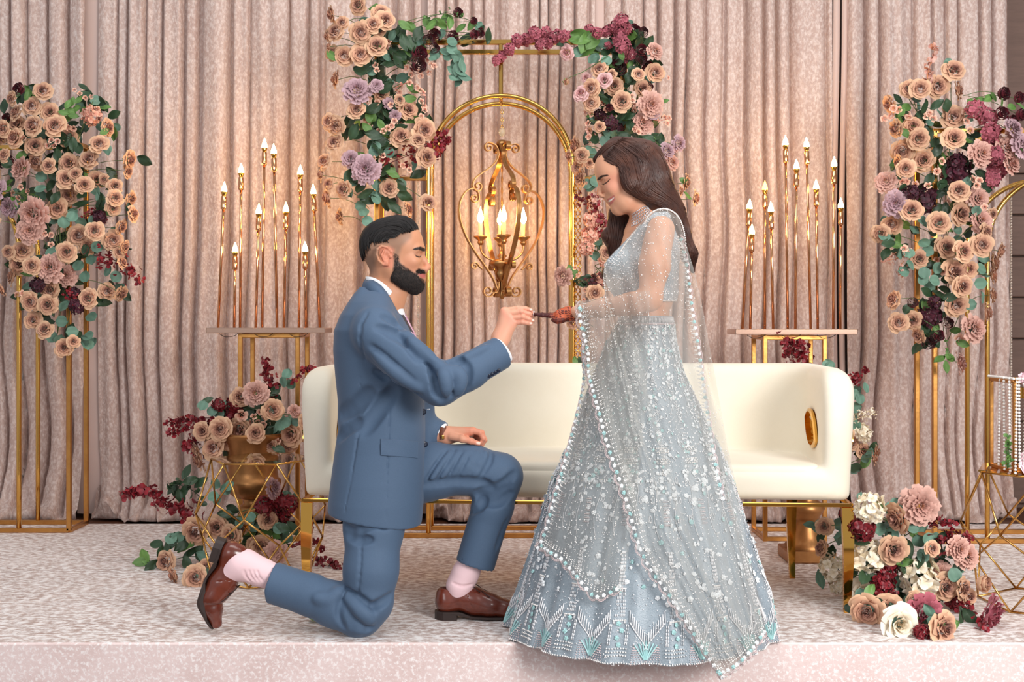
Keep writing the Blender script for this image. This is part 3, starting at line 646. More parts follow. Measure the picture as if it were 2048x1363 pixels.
def arrangement(name, label, cat, anchor, crop, d0, flowers, leaves=(), sprays=(), fill=0, axis=None, halfw=80, group=None, zmin=.0, par=None, spread=.07, dfun=None, gain=1., lkinds=('round', 'oval', 'oval', 'round2', 'oval3')):
    """flowers: {kind: [(x,y,size[,1=seen from the side])...]} in the coordinates of a crop (ox,oy,scale) of the photograph"""
    ox, oy, s = crop; t = par or empty(name, anchor, label, cat, group); placed = []; stems = MB()
    def pos(x, y, r, dj=0.):
        px, py = ox+x/s, oy+y/s; d = (dfun(px, py) if dfun else d0)+dj
        if py > HY: d = min(d, (CH-zmin-r*.75)*FP/(py-HY))
        return P(px, py, d), px, py, d
    ax = axis or (lambda py: 0)
    for k, L in flowers.items():
        sh, mt, nm, f = KIND[k]
        for it in L:
            x, y = it[:2]; sz = gain*(it[2] if len(it) > 2 else 28)/s/FP*d0; side = len(it) > 3
            p, px, py, d = pos(x, y, sz/2, random.uniform(-spread, spread)+(-.03 if k in 'rpl' else 0)); dx = (px-ax(py))/halfw
            n = np.array((dx*.45+random.gauss(0, .22), -1, random.gauss(.12, .2)))
            if side: n = np.array((1.2*np.sign(dx)+.3*dx, -.45, random.uniform(-.7, .5)))
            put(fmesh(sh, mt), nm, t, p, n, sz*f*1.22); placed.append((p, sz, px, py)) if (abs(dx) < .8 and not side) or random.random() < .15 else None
            if k in 'rbkpl' and abs(dx) > .75:
                c = P(ax(py)+ (px-ax(py))*.25, py+random.uniform(0, 40)*(1 if random.random() < .7 else -1), d0+.06); mid = (p+c)/2+np.array((0, .02, .02)); c[2] = max(c[2], zmin+.01)
                stems.add(*tube(spline([p+(0, sz*.2, 0), mid, c], 8), .0017, 5))
    for it in leaves:
        x, y = it[:2]; sz = (it[2] if len(it) > 2 else 46)/s/FP*d0*1.05; k = it[3] if len(it) > 3 else random.choice(lkinds)
        p, px, py, d = pos(x, y, sz/2, random.uniform(-.04, .05)); n = np.array((random.gauss(0, .45), -1, random.gauss(.3, .4)))
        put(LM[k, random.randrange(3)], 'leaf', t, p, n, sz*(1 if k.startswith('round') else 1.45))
    for i in range(fill):
        a = random.choice(placed); b = random.choice(placed)
        for _ in range(6):
            if np.linalg.norm(a[0]-b[0]) < .26: break
            b = random.choice(placed)
        else: b = a
        f = random.random(); p = a[0]*(1-f)+b[0]*f+np.array((random.gauss(0, .022), .05+random.uniform(0, .07), random.gauss(0, .022))); p[2] = max(p[2], zmin+.03)
        k = random.choice(lkinds+('oval', 'point', 'oval2')); sz = random.uniform(.045, .065)*d0/6; n = np.array((random.gauss(0, .5), -1, random.gauss(.2, .5)))
        put(LM[k, random.randrange(3)], 'leaf', t, p, n, sz*(1 if k.startswith('round') else 1.5))
    for it in sprays:
        pts = [pos(x, y, .01)[0] for x, y in it[0]]; kw = dict(it[1]) if len(it) > 1 else {}; kw.setdefault('r', .012); kw['r'] *= gain**1.5; spray(t, pts, **kw)
    # main stems bundled through the middle
    if placed:
        P0 = np.array([q[0] for q in placed]); lo, hi = P0[:, 2].min(), P0[:, 2].max()
        for i in range(14):
            z0, z1 = sorted((random.uniform(lo, hi), random.uniform(lo, hi))); q = P0[np.abs(P0[:, 2]-z1).argmin()]; q0 = P0[np.abs(P0[:, 2]-z0).argmin()]
            xa = lambda z: (ax(HY-(z-CH)*FP/d0)-1024)/FP*d0 if axis else P0[:, 0].mean()
            stems.add(*tube(spline([(xa(z0)+random.gauss(0, .015), d0+.07, max(z0, zmin+.01)), (xa((z0+z1)/2)+random.gauss(0, .03), d0+.07, (z0+z1)/2), (q[0], d0+.03, z1)], 10), .002, 5))
        stems.build('stem', M_STM, t, kind='stuff')
    return t
RS = {'mt': M_RED}; 
# --- left column
fl = {'r': [(200,98,80),(55,135,60),(150,170,80),(235,198,80),(75,200,70),(155,262,90),(78,255,75),(15,275,70),(15,320,60),(258,262,95),(70,320,85),(322,315,85),(165,355,85),(505,270,80,1),(465,348,80),(170,428,85),(228,450,65),(325,438,90),(418,420,85),(310,510,85),(355,490,60),(395,540,75),(455,515,80),(490,515,50),(322,588,85),(268,650,90),(610,420,75,1),(600,475,60,1),(540,545,65),(540,600,70),(530,650,60),(615,605,65,1),(625,675,70,1),(570,735,65,1),(368,778,90),(445,755,80),(410,825,75),(530,800,85),(312,855,85),(585,830,60,1),(560,855,50),(105,850,90),(90,910,90),(40,855,60),(150,920,75),(60,970,80,1),(10,1030,60,1),(235,1035,80),(145,1088,85),(225,1103,85),(155,1175,75),(210,1220,75),(415,1072,85),(503,1038,75),(570,1050,70,1),(300,1305,80),(345,1275,55),(575,905,60,1),(20,400,60),(-40,330,80),(-60,420,85),(-30,500,80),(-70,600,85),(-40,700,80)],
      'p': [(155,675,130),(140,755,110),(235,930,120),(310,965,90),(95,465,100)], 'l': [(40,645,85),(-20,560,90)], 'b': [(90,90,60),(50,430,55),(10,440,45),(35,225,50)],
      'f': [(430,215,90)], 's': [(210,315),(240,330),(270,335),(255,355),(320,270),(345,275),(60,580),(85,600),(130,570),(95,550),(210,770),(240,775),(240,820),(80,1055),(105,1048),(225,355),(60,610),(110,320),(375,110,22),(400,130,22),(430,125,22),(450,150,22),(460,180,22),(350,95,22)],
      'd': [(180,1010,70),(350,1050,60),(360,1110,70),(470,690,60)]}
lv = [(x, y, 55, 'round') for x, y in ((195,500),(340,670),(380,715),(440,710),(240,855),(370,920),(400,970),(510,945),(545,970),(190,560),(430,1160),(415,1290),(415,1250),(340,1230),(290,1180),(300,1110),(320,1080),(400,1270),(435,1280),(245,1255),(280,1265),(455,830),(340,690),(300,715),(250,700),(430,890))]+[(x, y, 50, 'oval') for x, y in ((270,400),(265,440),(250,500),(290,590),(20,170),(100,130),(470,610),(380,630),(150,610),(345,350),(370,370),(320,330),(260,600),(240,540),(385,590),(470,640))]+[(x, y, 36, 'oval2') for x, y in ((320,160),(300,200),(340,150),(330,190),(360,180),(345,215),(310,230),(600,425),(490,290),(130,120),(40,530),(30,560),(370,140),(390,190))]
arrangement('flower_column', 'cascade of tan roses and greenery on the arch stand at the far left', 'flowers', (-2.3, 6.08, 1.1), (0, 140, 2.35), 6.08, fl, lv,
    [(((440,870),(520,885),(600,940),(650,1000)), {'n': 60, 'w_': .03, 'r': .016}), (((400,670),(450,680),(500,720)), {'n': 40, 'w_': .02}), (((300,1020),(350,1070),(390,1110)), {'n': 30})], 215, lambda py: 110+0*py, 150, 'flower cascades on the arch stands')
# --- right column
fl = {'r': [(365,157,80),(188,228,60),(235,228,70),(303,218,80),(380,235,65,1),(115,290,65,1),(140,385,65,1),(208,372,65),(362,338,85),(228,422,75),(365,420,80),(165,470,80),(150,515,50,1),(178,538,65),(248,508,80),(385,625,75),(200,700,80),(393,715,85),(308,750,78),(125,757,70),(80,790,65),(335,845,80),(402,860,75),(475,835,80),(490,785,60),(230,890,65),(368,942,92),(400,995,75),(425,930,60),(520,905,70,1),(545,860,60,1),(515,955,60,1),(375,1070,82),(495,1100,65,1),(515,1030,55,1),(130,1050,68,1),(150,1138,70),(205,1130,65),(228,1188,60,1),(515,715,45)],
      'p': [(475,480,90),(570,460,85),(600,395,80),(590,520,80),(100,590,75),(460,655,80),(470,740,90),(445,1160,95),(390,1295,75,1)], 'l': [(140,675,90),(640,450,90),(600,380,70)],
      'm': [(450,310,70),(495,345,75),(505,400,75),(500,440,60),(525,490,70),(530,545,75),(515,580,60)],
      'b': [(558,248,55),(620,265,50),(550,325,55),(590,355,55),(625,330,50),(205,1060,42),(340,1140,48),(305,1190,45),(265,1220,50),(290,1200,40)],
      'd': [(370,550,110),(240,660,110),(200,635,60),(270,1110,90),(290,1060,50),(380,510,60)],
      's': [(130,305),(190,340),(260,335),(285,345),(120,335),(270,325),(265,605),(300,550),(165,590),(215,600),(145,625),(180,590),(175,615),(340,670),(465,585),(440,580),(455,605),(485,690),(490,710),(320,510),(350,505),(410,320),(415,355),(430,390),(390,1205,45),(325,940),(300,895),(150,310),(95,345),(172,850),(185,330)]}
lv = [(x, y, 46, 'round') for x, y in ((95,805),(155,870),(190,870),(170,940),(195,915),(250,830),(280,830),(290,975),(250,945),(300,925),(405,895),(480,890),(470,930),(470,985),(475,1040),(430,1070),(270,1000),(245,970),(210,780),(240,740),(265,860))]+[(x, y, 44, 'oval') for x, y in ((300,290),(340,295),(270,400),(290,440),(250,300),(300,470),(320,600),(270,580),(300,640),(300,700),(330,700),(280,790),(260,1020),(310,1030),(330,1010),(350,1040),(295,480),(420,440),(330,550),(110,830),(100,870))]+[(x, y, 36, 'oval2') for x, y in ((160,320),(180,300),(150,345),(430,280),(440,300),(610,480),(630,470),(520,260),(500,265),(630,300),(590,300),(310,1280),(350,1275),(335,1310),(295,1165),(255,1075),(130,580),(400,1220),(370,1170),(415,430),(410,455),(175,400),(460,275),(550,280))]
arrangement('flower_column', 'cascade of tan roses, plum and raspberry blossoms on the arch stand at the far right', 'flowers', (2.1, 5.8, 1.1), (1720, 60, 1.947), 5.8, fl, lv,
    [(((262,190),(268,150),(290,90),(285,45)), {'mt': M_PEO, 'n': 26, 'w_': .012, 'r': .018}), (((200,870),(140,890),(80,900)), {'mt': M_PEO, 'n': 30, 'r': .01}), (((170,900),(150,930),(165,960)), {'mt': M_PEO, 'n': 20, 'r': .01}), (((250,1130),(320,1180),(350,1260),(370,1290)), {'mt': M_GRN, 'n': 6, 'stem': M_STM, 'name': 'stem_spray'})], 190, lambda py: 1900, 110, 'flower cascades on the arch stands')
# --- middle arch, left column
fl = {'r': [(285,30,100),(128,85,90,1),(150,190,105),(190,135,70),(105,215,70,1),(115,275,60,1),(300,190,120),(375,145,95),(445,120,110),(420,75,100),(410,180,70),(395,270,115),(130,315,85),(200,330,105),(298,325,110),(155,470,100,1),(275,650,95),(110,720,90),(155,745,105),(145,845,100),(85,955,90),(68,1035,75,1),(105,1170,110,1),(200,1120,100),(180,1280,90,1),(110,1090,70),(580,650,110),(425,560,80),(540,810,115),(675,770,130),(640,830,80),(690,930,110),(470,1115,100),(580,1240,90,1),(700,1200,95),(530,590,60)],
      'l': [(275,535,150),(240,940,100),(330,1000,150),(395,505,70),(465,610,60),(505,685,60)],
      'b': [(875,78,65),(968,125,48),(845,218,75),(970,205,60),(1005,195,60),(735,210,85),(700,235,70),(645,320,105),(735,285,65),(635,385,110),(610,300,60)],
      's': [(388,385),(395,415),(465,245),(465,275),(370,530),(375,545),(350,580),(398,605),(480,620),(520,620),(510,650),(320,680),(335,710),(345,730),(500,715),(530,725),(485,745),(460,760),(435,775),(412,770),(430,920),(425,950),(375,940),(425,1005,50),(550,980),(585,980),(590,1005),(535,510),(590,490),(635,520),(650,530),(670,550),(660,600),(675,630),(680,650),(660,690),(530,550),(600,440),(655,450),(705,430),(735,390),(720,385),(570,400),(650,425),(340,600),(690,355)]}
fl['s'] = [(a[0], a[1], a[2] if len(a) > 2 else 36) for a in fl['s']]
lv = [(x, y, 75, 'oval') for x, y in ((490,200),(540,190),(640,200),(600,260),(660,250),(540,330),(600,330),(345,400),(300,420),(380,450),(430,470),(410,500),(450,520),(470,545),(380,640),(420,660),(440,700),(400,720),(380,800),(420,840),(400,880),(430,860),(370,870),(500,300),(560,250),(520,360),(470,380),(430,420),(250,720),(260,780),(290,800),(230,740),(230,1040),(280,1060),(540,1110),(560,1160),(480,1190),(500,1230),(450,1200),(330,1150),(300,1110),(350,1180),(450,1010),(440,1050))]
lv += [(x, y, 66, 'round') for x, y in ((840,290),(870,330),(735,340),(860,370),(820,330),(840,250),(880,350),(800,310),(740,320),(490,210),(510,220),(610,250),(640,240),(370,420),(330,400),(420,1140),(400,1100),(370,1150),(320,1260),(300,1220),(390,1180),(420,1160),(340,1310),(380,900),(390,870),(250,1080))]+[(x, y, 60, 'oval3') for x, y in ((900,390),(915,460),(880,490),(855,460),(870,410),(890,430),(780,200),(850,420))]
lv += [(x, y, 60, 'oval2') for x, y in ((750,130),(800,110),(780,140),(720,150),(960,145),(895,165),(560,150),(830,130),(690,130),(590,585),(560,320),(590,310),(350,690),(370,700),(440,780),(420,740),(600,720),(630,710),(490,1030),(480,1000),(130,330),(640,540),(300,920),(340,760),(560,340),(650,270),(600,160))]
mid = lambda py: 755
tl = arrangement('flower_column', 'cascade of tan roses, lilac peonies and greenery on the left side of the middle arch', 'flowers', (-.68, 5.95, 1.7), (620, 0, 2.962), 5.95, fl, lv,
    [(((450,975),(560,930),(660,890),(740,880),(800,830),(810,790)), {'n': 90, 'w_': .028, 'r': .017}), (((700,880),(760,890),(800,880)), {'n': 30, 'w_': .018}), (((560,160),(680,110),(820,72),(870,80)), {'mt': M_GRN, 'n': 8, 'stem': M_STM, 'name': 'stem_spray'}), (((700,120),(880,105),(960,130),(1000,180)), {'mt': M_GRN, 'n': 8, 'name': 'stem_spray'}), (((500,520),(600,490),(680,560),(680,650)), {'mt': M_SPR, 'n': 16, 'r': .009, 'name': 'blossom_spray'})], 140, mid, 80, 'flower cascades on the arch stands')
# --- middle arch, right column and garland
fl = {'r': [(650,410,90),(600,525,105),(735,510,100),(780,600,110),(600,610,90),(650,750,60),(980,430,100),(905,525,100),(880,440,70),(720,440,60),(510,865,110,1),(545,920,80),(470,925,70,1),(590,970,60),(540,1050,110,1),(1160,1080,90,1),(1215,1175,90,1),(1130,1130,60,1),(520,990,80),(880,900,90),(700,1000,90)],
      'k': [(455,312,85),(678,475,85),(540,555,90),(570,460,60)], 'p': [(980,300,95),(955,620,140),(905,730,120),(1080,960,90)], 'l': [(1050,890,90),(1120,850,90),(960,660,90)],
      'b': [(855,185,85),(910,190,60),(900,300,75),(895,350,75),(930,400,85),(930,520,75),(760,400,100),(735,380,60),(710,640,50)], 'd': [(655,680,70),(710,730,90),(765,760,60)],
      'm': [(40,360,60),(75,335,65),(120,290,70),(165,240,75),(215,235,75),(260,205,85),(300,260,70),(335,200,80),(350,255,70),(400,215,75),(440,215,70),(490,208,55),(590,185,70),(640,195,60),(690,190,65),(780,120,80),(750,165,85),(800,170,80),(770,230,85),(790,280,90),(830,320,70),(790,340,70),(700,265,50)],
      'u': [(455,485,50)], 's': [(845,595),(850,625),(855,655),(670,595),(670,610),(690,650),(570,665),(600,675),(580,730),(590,775),(585,810),(895,650),(1035,695),(1050,730),(1060,700),(880,780),(860,765),(1055,460,26),(840,570)]}
fl['s'] = [(a[0], a[1], a[2] if len(a) > 2 else 36) for a in fl['s']]
lv = [(x, y, 95, 'oval2') for x, y in ((540,210),(560,250),(610,240),(600,280),(570,300),(530,240))]+[(x, y, 66, 'round') for x, y in ((520,310),(610,350),(690,360),(620,345),(590,890),(600,905),(620,1075),(575,1090),(600,1110),(680,835),(740,790),(690,790))]+[(x, y, 62, 'oval') for x, y in ((880,250),(940,250),(870,415),(820,460),(800,510),(620,830),(990,810),(940,820),(985,370),(820,690),(800,650),(850,700),(830,740),(780,690),(760,820),(800,560),(820,620),(1010,830),(910,830),(790,800),(840,480),(650,560))]+[(x, y, 44, 'oval2') for x, y in ((1030,600),(830,385),(780,330),(810,670),(1150,1070),(1170,1160),(500,870),(960,840))]
tr_ = arrangement('flower_column', 'cascade of roses with raspberry garland on the right side of the middle arch', 'flowers', (.64, 5.95, 1.7), (980, 0, 2.963), 5.95, fl, lv,
    [(((500,1150),(570,1200),(640,1280),(690,1330)), {'n': 60, 'w_': .02, 'r': .014}), (((640,1100),(630,1180),(610,1260),(600,1350)), {'mt': M_PEO, 'n': 60, 'w_': .03, 'r': .012, 'name': 'blossom_spray'}), (((700,330),(560,420),(470,460),(450,485)), {'mt': M_GRN, 'n': 4, 'name': 'stem_spray'}), (((930,700),(1000,715),(1060,700)), {'mt': M_SPR, 'n': 8, 'r': .009, 'name': 'blossom_spray'}), (((600,750),(590,790),(570,820)), {'mt': M_PEO, 'n': 14, 'r': .009, 'name': 'blossom_spray'})], 130, lambda py: 1250, 70, 'flower cascades on the arch stands')
fl = {'f': [(1185,440,36),(1182,470,34),(1172,495,30),(1210,520,26),(1200,560,30)], 'p': [(1125,552,36)], 'r': [(1215,505,30),(1190,585,30),(1145,645,26)], 's': [(1156,550,9),(1160,562,9),(1170,580,9),(1175,590,9),(1168,600,9),(1150,535,9)]}
arrangement('', '', '', None, (0, 0, 1.), 5.95, fl, [(1195,481,20,'round'),(1182,507,18,'round'),(1192,512,18,'round'),(1140,540,18,'oval2'),(1146,548,18,'oval2'),(1175,563,16,'oval'),(1165,568,14,'oval'),(1150,722,14,'oval2'),(1160,722,14,'oval'),(1200,600,18,'oval')],
    [(((1200,545),(1180,570),(1190,590)), {'mt': M_BUR, 'n': 24, 'w_': .018, 'r': .02}), (((1155,560),(1180,590),(1200,620)), {'mt': M_GRN, 'n': 5, 'name': 'stem_spray'}), (((1190,400),(1195,440),(1205,470)), {'n': 40, 'w_': .02, 'r': .016})], 10, lambda py: 1200, 40, par=tr_)
# --- left urn
fl = {'r': [(570,450,110),(685,450,110),(770,470,90),(630,515,95),(530,555,110),(775,540,105),(970,480,110),(955,540,90),(470,460,90),(680,265,90),(865,340,100),(455,620,120,1),(430,570,80,1),(680,575,80),(860,540,70),(1040,470,80),(1060,400,80)], 'p': [(770,245,120),(990,345,60)],
      's': [(760,375,34),(795,350,34),(820,385,34),(745,410,34),(785,410,34),(815,420,34),(895,515,34),(690,370,60)], 'e': [(650,310,95),(725,290,75),(640,370,70),(560,310,70),(490,470,80)]}
lv = [(x, y, 62, 'round') for x, y in ((470,315),(525,345),(600,375),(950,135),(930,180),(970,190),(865,450),(855,495),(910,390),(940,410),(980,395),(560,360),(910,430),(1000,400))]+[(x, y, 60, 'oval') for x, y in ((490,290),(880,265),(700,540),(770,320),(740,340),(860,250),(830,300),(590,400),(610,590),(900,560),(560,500),(730,500),(840,470),(880,230))]
arrangement('urn_bouquet', 'rose bouquet with dark red sprays in the gold urn left of the sofa', 'flowers', ((506-1024)/FP*5.62, 5.62, .6), (240, 700, 2.839), 5.55, fl, lv,
    [(((830,270),(845,180),(835,90),(815,45)), {'n': 46, 'w_': .016, 'r': .015}), (((840,250),(870,220),(900,190)), {'n': 16, 'r': .016}), (((545,385),(430,385),(340,400),(250,412)), {'n': 44, 'w_': .014, 'r': .014}), (((560,400),(420,430),(330,455),(265,460)), {'n': 40, 'w_': .014, 'r': .015}), (((470,470),(400,520),(370,560)), {'n': 30, 'w_': .015, 'r': .015}), (((980,200),(1000,150),(1050,110),(1110,100)), {'n': 30, 'w_': .014}), (((420,570),(440,590),(430,620)), {'n': 20})], 90, lambda py: 500, 110, gain=1.08)
# --- floor left
fl = {'r': [(430,1030,130),(550,1005,105),(630,1050,100),(260,1200,110),(310,1275,90,1),(430,1290,110),(490,1230,80),(840,960,90),(800,1110,100),(760,1100,70),(580,1130,90),(690,1010,70)], 'p': [(880,1150,110)], 'l': [(870,780,100,1)], 'e': [(820,880,100),(890,860,100),(960,870,90),(870,930,80),(930,930,80)]}
lv = [(x, y, 66, 'oval') for x, y in ((380,690),(400,740),(460,750),(365,800),(320,805),(345,830),(300,780),(210,1100),(300,1080),(270,1120),(350,1060),(400,1150),(450,1140),(470,1180),(380,1210),(150,1190),(640,900),(600,930),(930,1010),(980,1010),(700,1060),(180,1220),(230,1150),(350,1110))]+[(x, y, 66, 'round') for x, y in ((545,755),(555,850),(600,790),(530,830),(620,770),(680,980),(740,950),(760,1000),(720,990),(900,1010),(290,1070),(330,1060))]+[(x, y, 66, 'oval2') for x, y in ((120,1200),(140,1170),(370,1120),(400,1100))]
arrangement('floor_bouquet', 'roses, greenery and red sprays lying on the stage under the glass topped wire table', 'flowers', (-1.1, 5.2, 0), (240, 700, 2.839), 5.35, fl, lv,
    [(((440,945),(330,890),(230,850),(120,790),(10,825)), {'n': 110, 'w_': .022, 'r': .017}), (((1100,1180),(1170,1200),(1250,1235)), {'n': 46, 'w_': .02}), (((960,1100),(1060,1110),(1180,1130)), {'n': 24, 'w_': .014}), (((1000,1000),(1090,1060),(1120,1110)), {'n': 18}), (((470,860),(420,800),(330,760),(310,740)), {'mt': M_DRK, 'n': 14, 'r': .02, 'name': 'leaf_spray'})], 90, lambda py: 470, 140, spread=.05, gain=1.1)
# --- floor right
fl = {'h': [(725,720,120),(715,935,140),(560,985,115),(590,1060,90),(955,1040,165)], 'c': [(700,1100,110),(860,1240,125)],
      'r': [(835,905,105),(715,1185,125),(815,1180,110),(1070,1075,100),(1060,1260,110),(520,800,70),(505,900,70,1),(1150,1080,80),(1180,1120,60),(850,765,110,1),(1010,900,60),(930,1130,60)], 'p': [(955,705,140),(1165,930,100),(1130,900,90),(1050,1010,80)], 'n': [(975,1190,130),(1275,1195,130,1)], 'u': [(1240,1060,90)],
      'e': [(690,810,100),(620,740,60),(800,1000,90),(780,1080,90),(1020,1110,60),(960,1280,60),(1110,1140,70),(720,780,60)]}
lv = [(x, y, 64, 'round') for x, y in ((770,810),(860,800),(825,835),(950,865),(965,935),(885,965),(1085,920),(1110,1020),(850,700),(590,850),(960,800),(920,800),(995,860),(545,915),(800,860),(590,790),(820,720),(1050,1000))]+[(x, y, 64, 'oval3') for x, y in ((1170,960),(500,1040),(860,1060),(1130,990),(1030,950))]+[(x, y, 64, 'oval') for x, y in ((700,1030),(740,1040),(870,1120),(890,1000),(1010,1180),(1180,1210),(1140,1210),(900,900),(1040,900),(680,860),(770,1130),(650,1000))]+[(1090,1250,64,'oval2'),(1060,1215,50,'oval2')]
arrangement('floor_bouquet', 'cream hydrangeas, roses and red sprays lying on the stage beside the sofa right leg', 'flowers', (1.45, 4.45, 0), (1420, 700, 2.272), 4.5, fl, lv,
    [(((1000,800),(1030,770),(1110,790)), {'n': 34, 'w_': .014}), (((1020,880),(1090,850),(1190,850)), {'n': 60, 'w_': .016}), (((1110,1150),(1180,1190),(1250,1270)), {'n': 60, 'w_': .018}), (((760,1000),(790,1060),(830,1120)), {'n': 50, 'w_': .02}), (((1120,1045),(1180,1052),(1215,1058)), {'n': 2, 'r': .004}), (((930,1230),(960,1290),(1000,1300)), {'n': 16})], 120, lambda py: 1820, 130, spread=.05, gain=1.12,
    dfun=lambda px, py: 4.75 if px < 1715 else 4.5)
# --- right urn, behind the sofa
fl = {'h': [(695,380,80)], 'r': [(695,455,65),(755,460,60,1),(745,490,55,1),(640,420,70),(600,380,90),(560,500,90)]}
lv = [(x, y, 50, 'round') for x, y in ((665,180),(705,170),(680,220),(665,260),(665,340),(650,300),(655,200),(535,65),(545,72))]
arrangement('urn_bouquet', 'bouquet in the gold urn peeking out behind the right end of the sofa', 'flowers', ((1613-1024)/FP*5.5, 5.5, .6), (1420, 700, 2.272), 5.45, fl, lv,
    [(((400,90),(370,20),(350,-30),(345,-40)), {'n': 40, 'w_': .02, 'r': .018}), (((430,90),(425,20),(410,-10),(408,-45)), {'n': 40, 'w_': .018, 'r': .018}), (((640,160),(670,120),(715,85)), {'n': 36, 'w_': .013, 'r': .014}), (((640,130),(630,140),(620,120)), {'n': 16}), (((650,320),(700,300),(760,290)), {'mt': M_CRM, 'n': 70, 'w_': .018, 'r': .005, 'name': 'feather_sprig'}), (((650,290),(700,285),(740,270)), {'mt': M_CRM, 'n': 50, 'w_': .014, 'r': .005, 'name': 'feather_sprig'})], 20, lambda py: 1650, 60)
# --- lantern blossoms
for x, y, z, s in ((1.93, 4.49, .55, .055), (1.98, 4.48, .575, .05), (2.04, 4.49, .55, .055), (1.95, 4.46, .53, .04), (1.9, 4.47, .54, .035)): put(fmesh('r', PINK), 'silk_rose', lt, (x, y, z), (random.gauss(0, .3), -1, .5), s)
for x in (1.9, 1.95, 2.0, 2.05, 2.12): put(fmesh('h', PINK), 'silk_blossom', lt, (x, 4.5, .86), (random.gauss(0, .4), -1, .6), .032)
spray(lt, [(1.835, 4.5, .53), (1.835, 4.49, .6), (1.828, 4.48, .66)], M_GRN, 26, .012, .008, name='green_sprig')
# a single leaf dropped on the stage
lf = put(LM['oval2', 0], 'fallen_leaf', empty('fallen_leaf', (P(628, 1243, 4.35)[0], 4.35, .006), 'single green leaf lying on the stage under the kneeling man shin', 'leaf'), (P(628, 1243, 4.35)[0], 4.35, .01), (0.1, 0, 1), .07)
lf.name = 'leaf_blade'
# ------------------------------------------------------------------ figure helpers
def _cone(s, a, b, ra, rb, k=.01, op='add', sy=1.):
    a = np.array(a, float); b = np.array(b, float); m = max(ra, rb)*max(sy, 1)+k+3*s.h
    sl, X = s._sub(np.minimum(a, b)-m, np.maximum(a, b)+m)
    if sl is None: return s
    ab = b-a; L = np.linalg.norm(ab); u = ab/L; p = [X[i]-np.float32(a[i]) for i in range(3)]; t = p[0]*u[0]+p[1]*u[1]+p[2]*u[2]
    q = [p[i]-t*u[i] for i in range(3)]; rad = np.sqrt(q[0]**2+(q[1]/sy)**2+q[2]**2); r = ra+(rb-ra)*np.clip(t/L, 0, 1)
    s._mix(sl, np.maximum(rad-r, np.maximum(-t, t-L)), k, op); return s
Sculpt.cone = _cone
def _sections(s, tab, k=.02, op='add', off=0., p=2.2, z0=None, z1=None):
    """tab rows (z, cx, cy, rx, ry): stacked rounded cross sections"""
    T = np.array(sorted(tab)); X = s._sub(s.lo, s.lo+s.n*s.h)[1]; z = X[2]; f = lambda i: np.interp(z, T[:, 0], T[:, i])
    rx = f(3)+off; ry = f(4)+off; n = (np.abs((X[0]-f(1))/rx)**p+np.abs((X[1]-f(2))/ry)**p)**(1/p)
    d = (n-1)*np.minimum(rx, ry)*.9; d = np.maximum(d, np.maximum((T[0, 0] if z0 is None else z0)-z, z-(T[-1, 0] if z1 is None else z1)))
    s._mix(tuple(slice(0, n_) for n_ in s.n), d, k, op); return s
Sculpt.sections = _sections
def _hit(s, px, py, dflt=None, off=0.):
    """first surface point along the camera ray through a pixel"""
    r = P(px, py, 1.)-np.array((0, 0, CH)); c = np.array((0, 0, CH)); t = np.arange(s.lo[1], s.lo[1]+s.n[1]*s.h, s.h*.5); q = c+r[None]*t[:, None]
    i = np.round((q-s.lo)/s.h).astype(int); ok = ((i >= 0) & (i < s.n)).all(1); v = np.full(len(t), 1.); v[ok] = s.D[tuple(i[ok].T)]
    k = np.argmax(v < 0)
    if not (v < 0).any(): return P(px, py, dflt) if dflt else None
    return c+r*(t[k]-off)
Sculpt.hit = _hit
def _groove(s, pts, r=.004, k=.012, op='sub', n=14, off=.0, dflt=None):
    S_ = spline(pts, n); q = [s.hit(x, y, off=off-(r*.0 if op=='sub' else 0)) for x, y in S_]; q = [a for a in q if a is not None]
    for i, (a, b) in enumerate(zip(q, q[1:])):
        if np.linalg.norm(a-b) < .08:
            f = math.sin(PI*(i+1)/(len(q)+.5)); s.cap(a, b, r*f+.0005, r*f+.0005, k=k, op=op)
    return s
Sculpt.groove = _groove
def pix(V): return 1024+V[:, 0]/V[:, 1]*FP, HY-(V[:, 2]-CH)/V[:, 1]*FP
def polysd(x, y, poly):
    poly = np.array(poly, float); n = len(poly); d = np.full(x.shape, 1e9); ins = np.zeros(x.shape, bool)
    for i in range(n):
        a = poly[i]; b = poly[(i+1) % n]; ab = b-a; t = np.clip(((x-a[0])*ab[0]+(y-a[1])*ab[1])/(ab@ab+1e-9), 0, 1)
        d = np.minimum(d, np.hypot(x-a[0]-t*ab[0], y-a[1]-t*ab[1])); c = ((a[1] > y) != (b[1] > y)) & (x < ab[0]*(y-a[1])/(ab[1]+1e-12)+a[0]); ins ^= c
    return np.where(ins, -d, d)
def sm(v, a, b): t = np.clip((v-a)/(b-a), 0, 1); return t*t*(3-2*t)
def blend(C, m, col): return C*(1-m[:, None])+np.array(lin(col)[:3])*m[:, None]
def base_col(n, c): return np.tile(np.array(lin(c)[:3]), (n, 1))
SKIN = mat('skin', (210,150,120), .48, vcol=True, sub=.12, bump=(260, .12, .001), spec=.35)
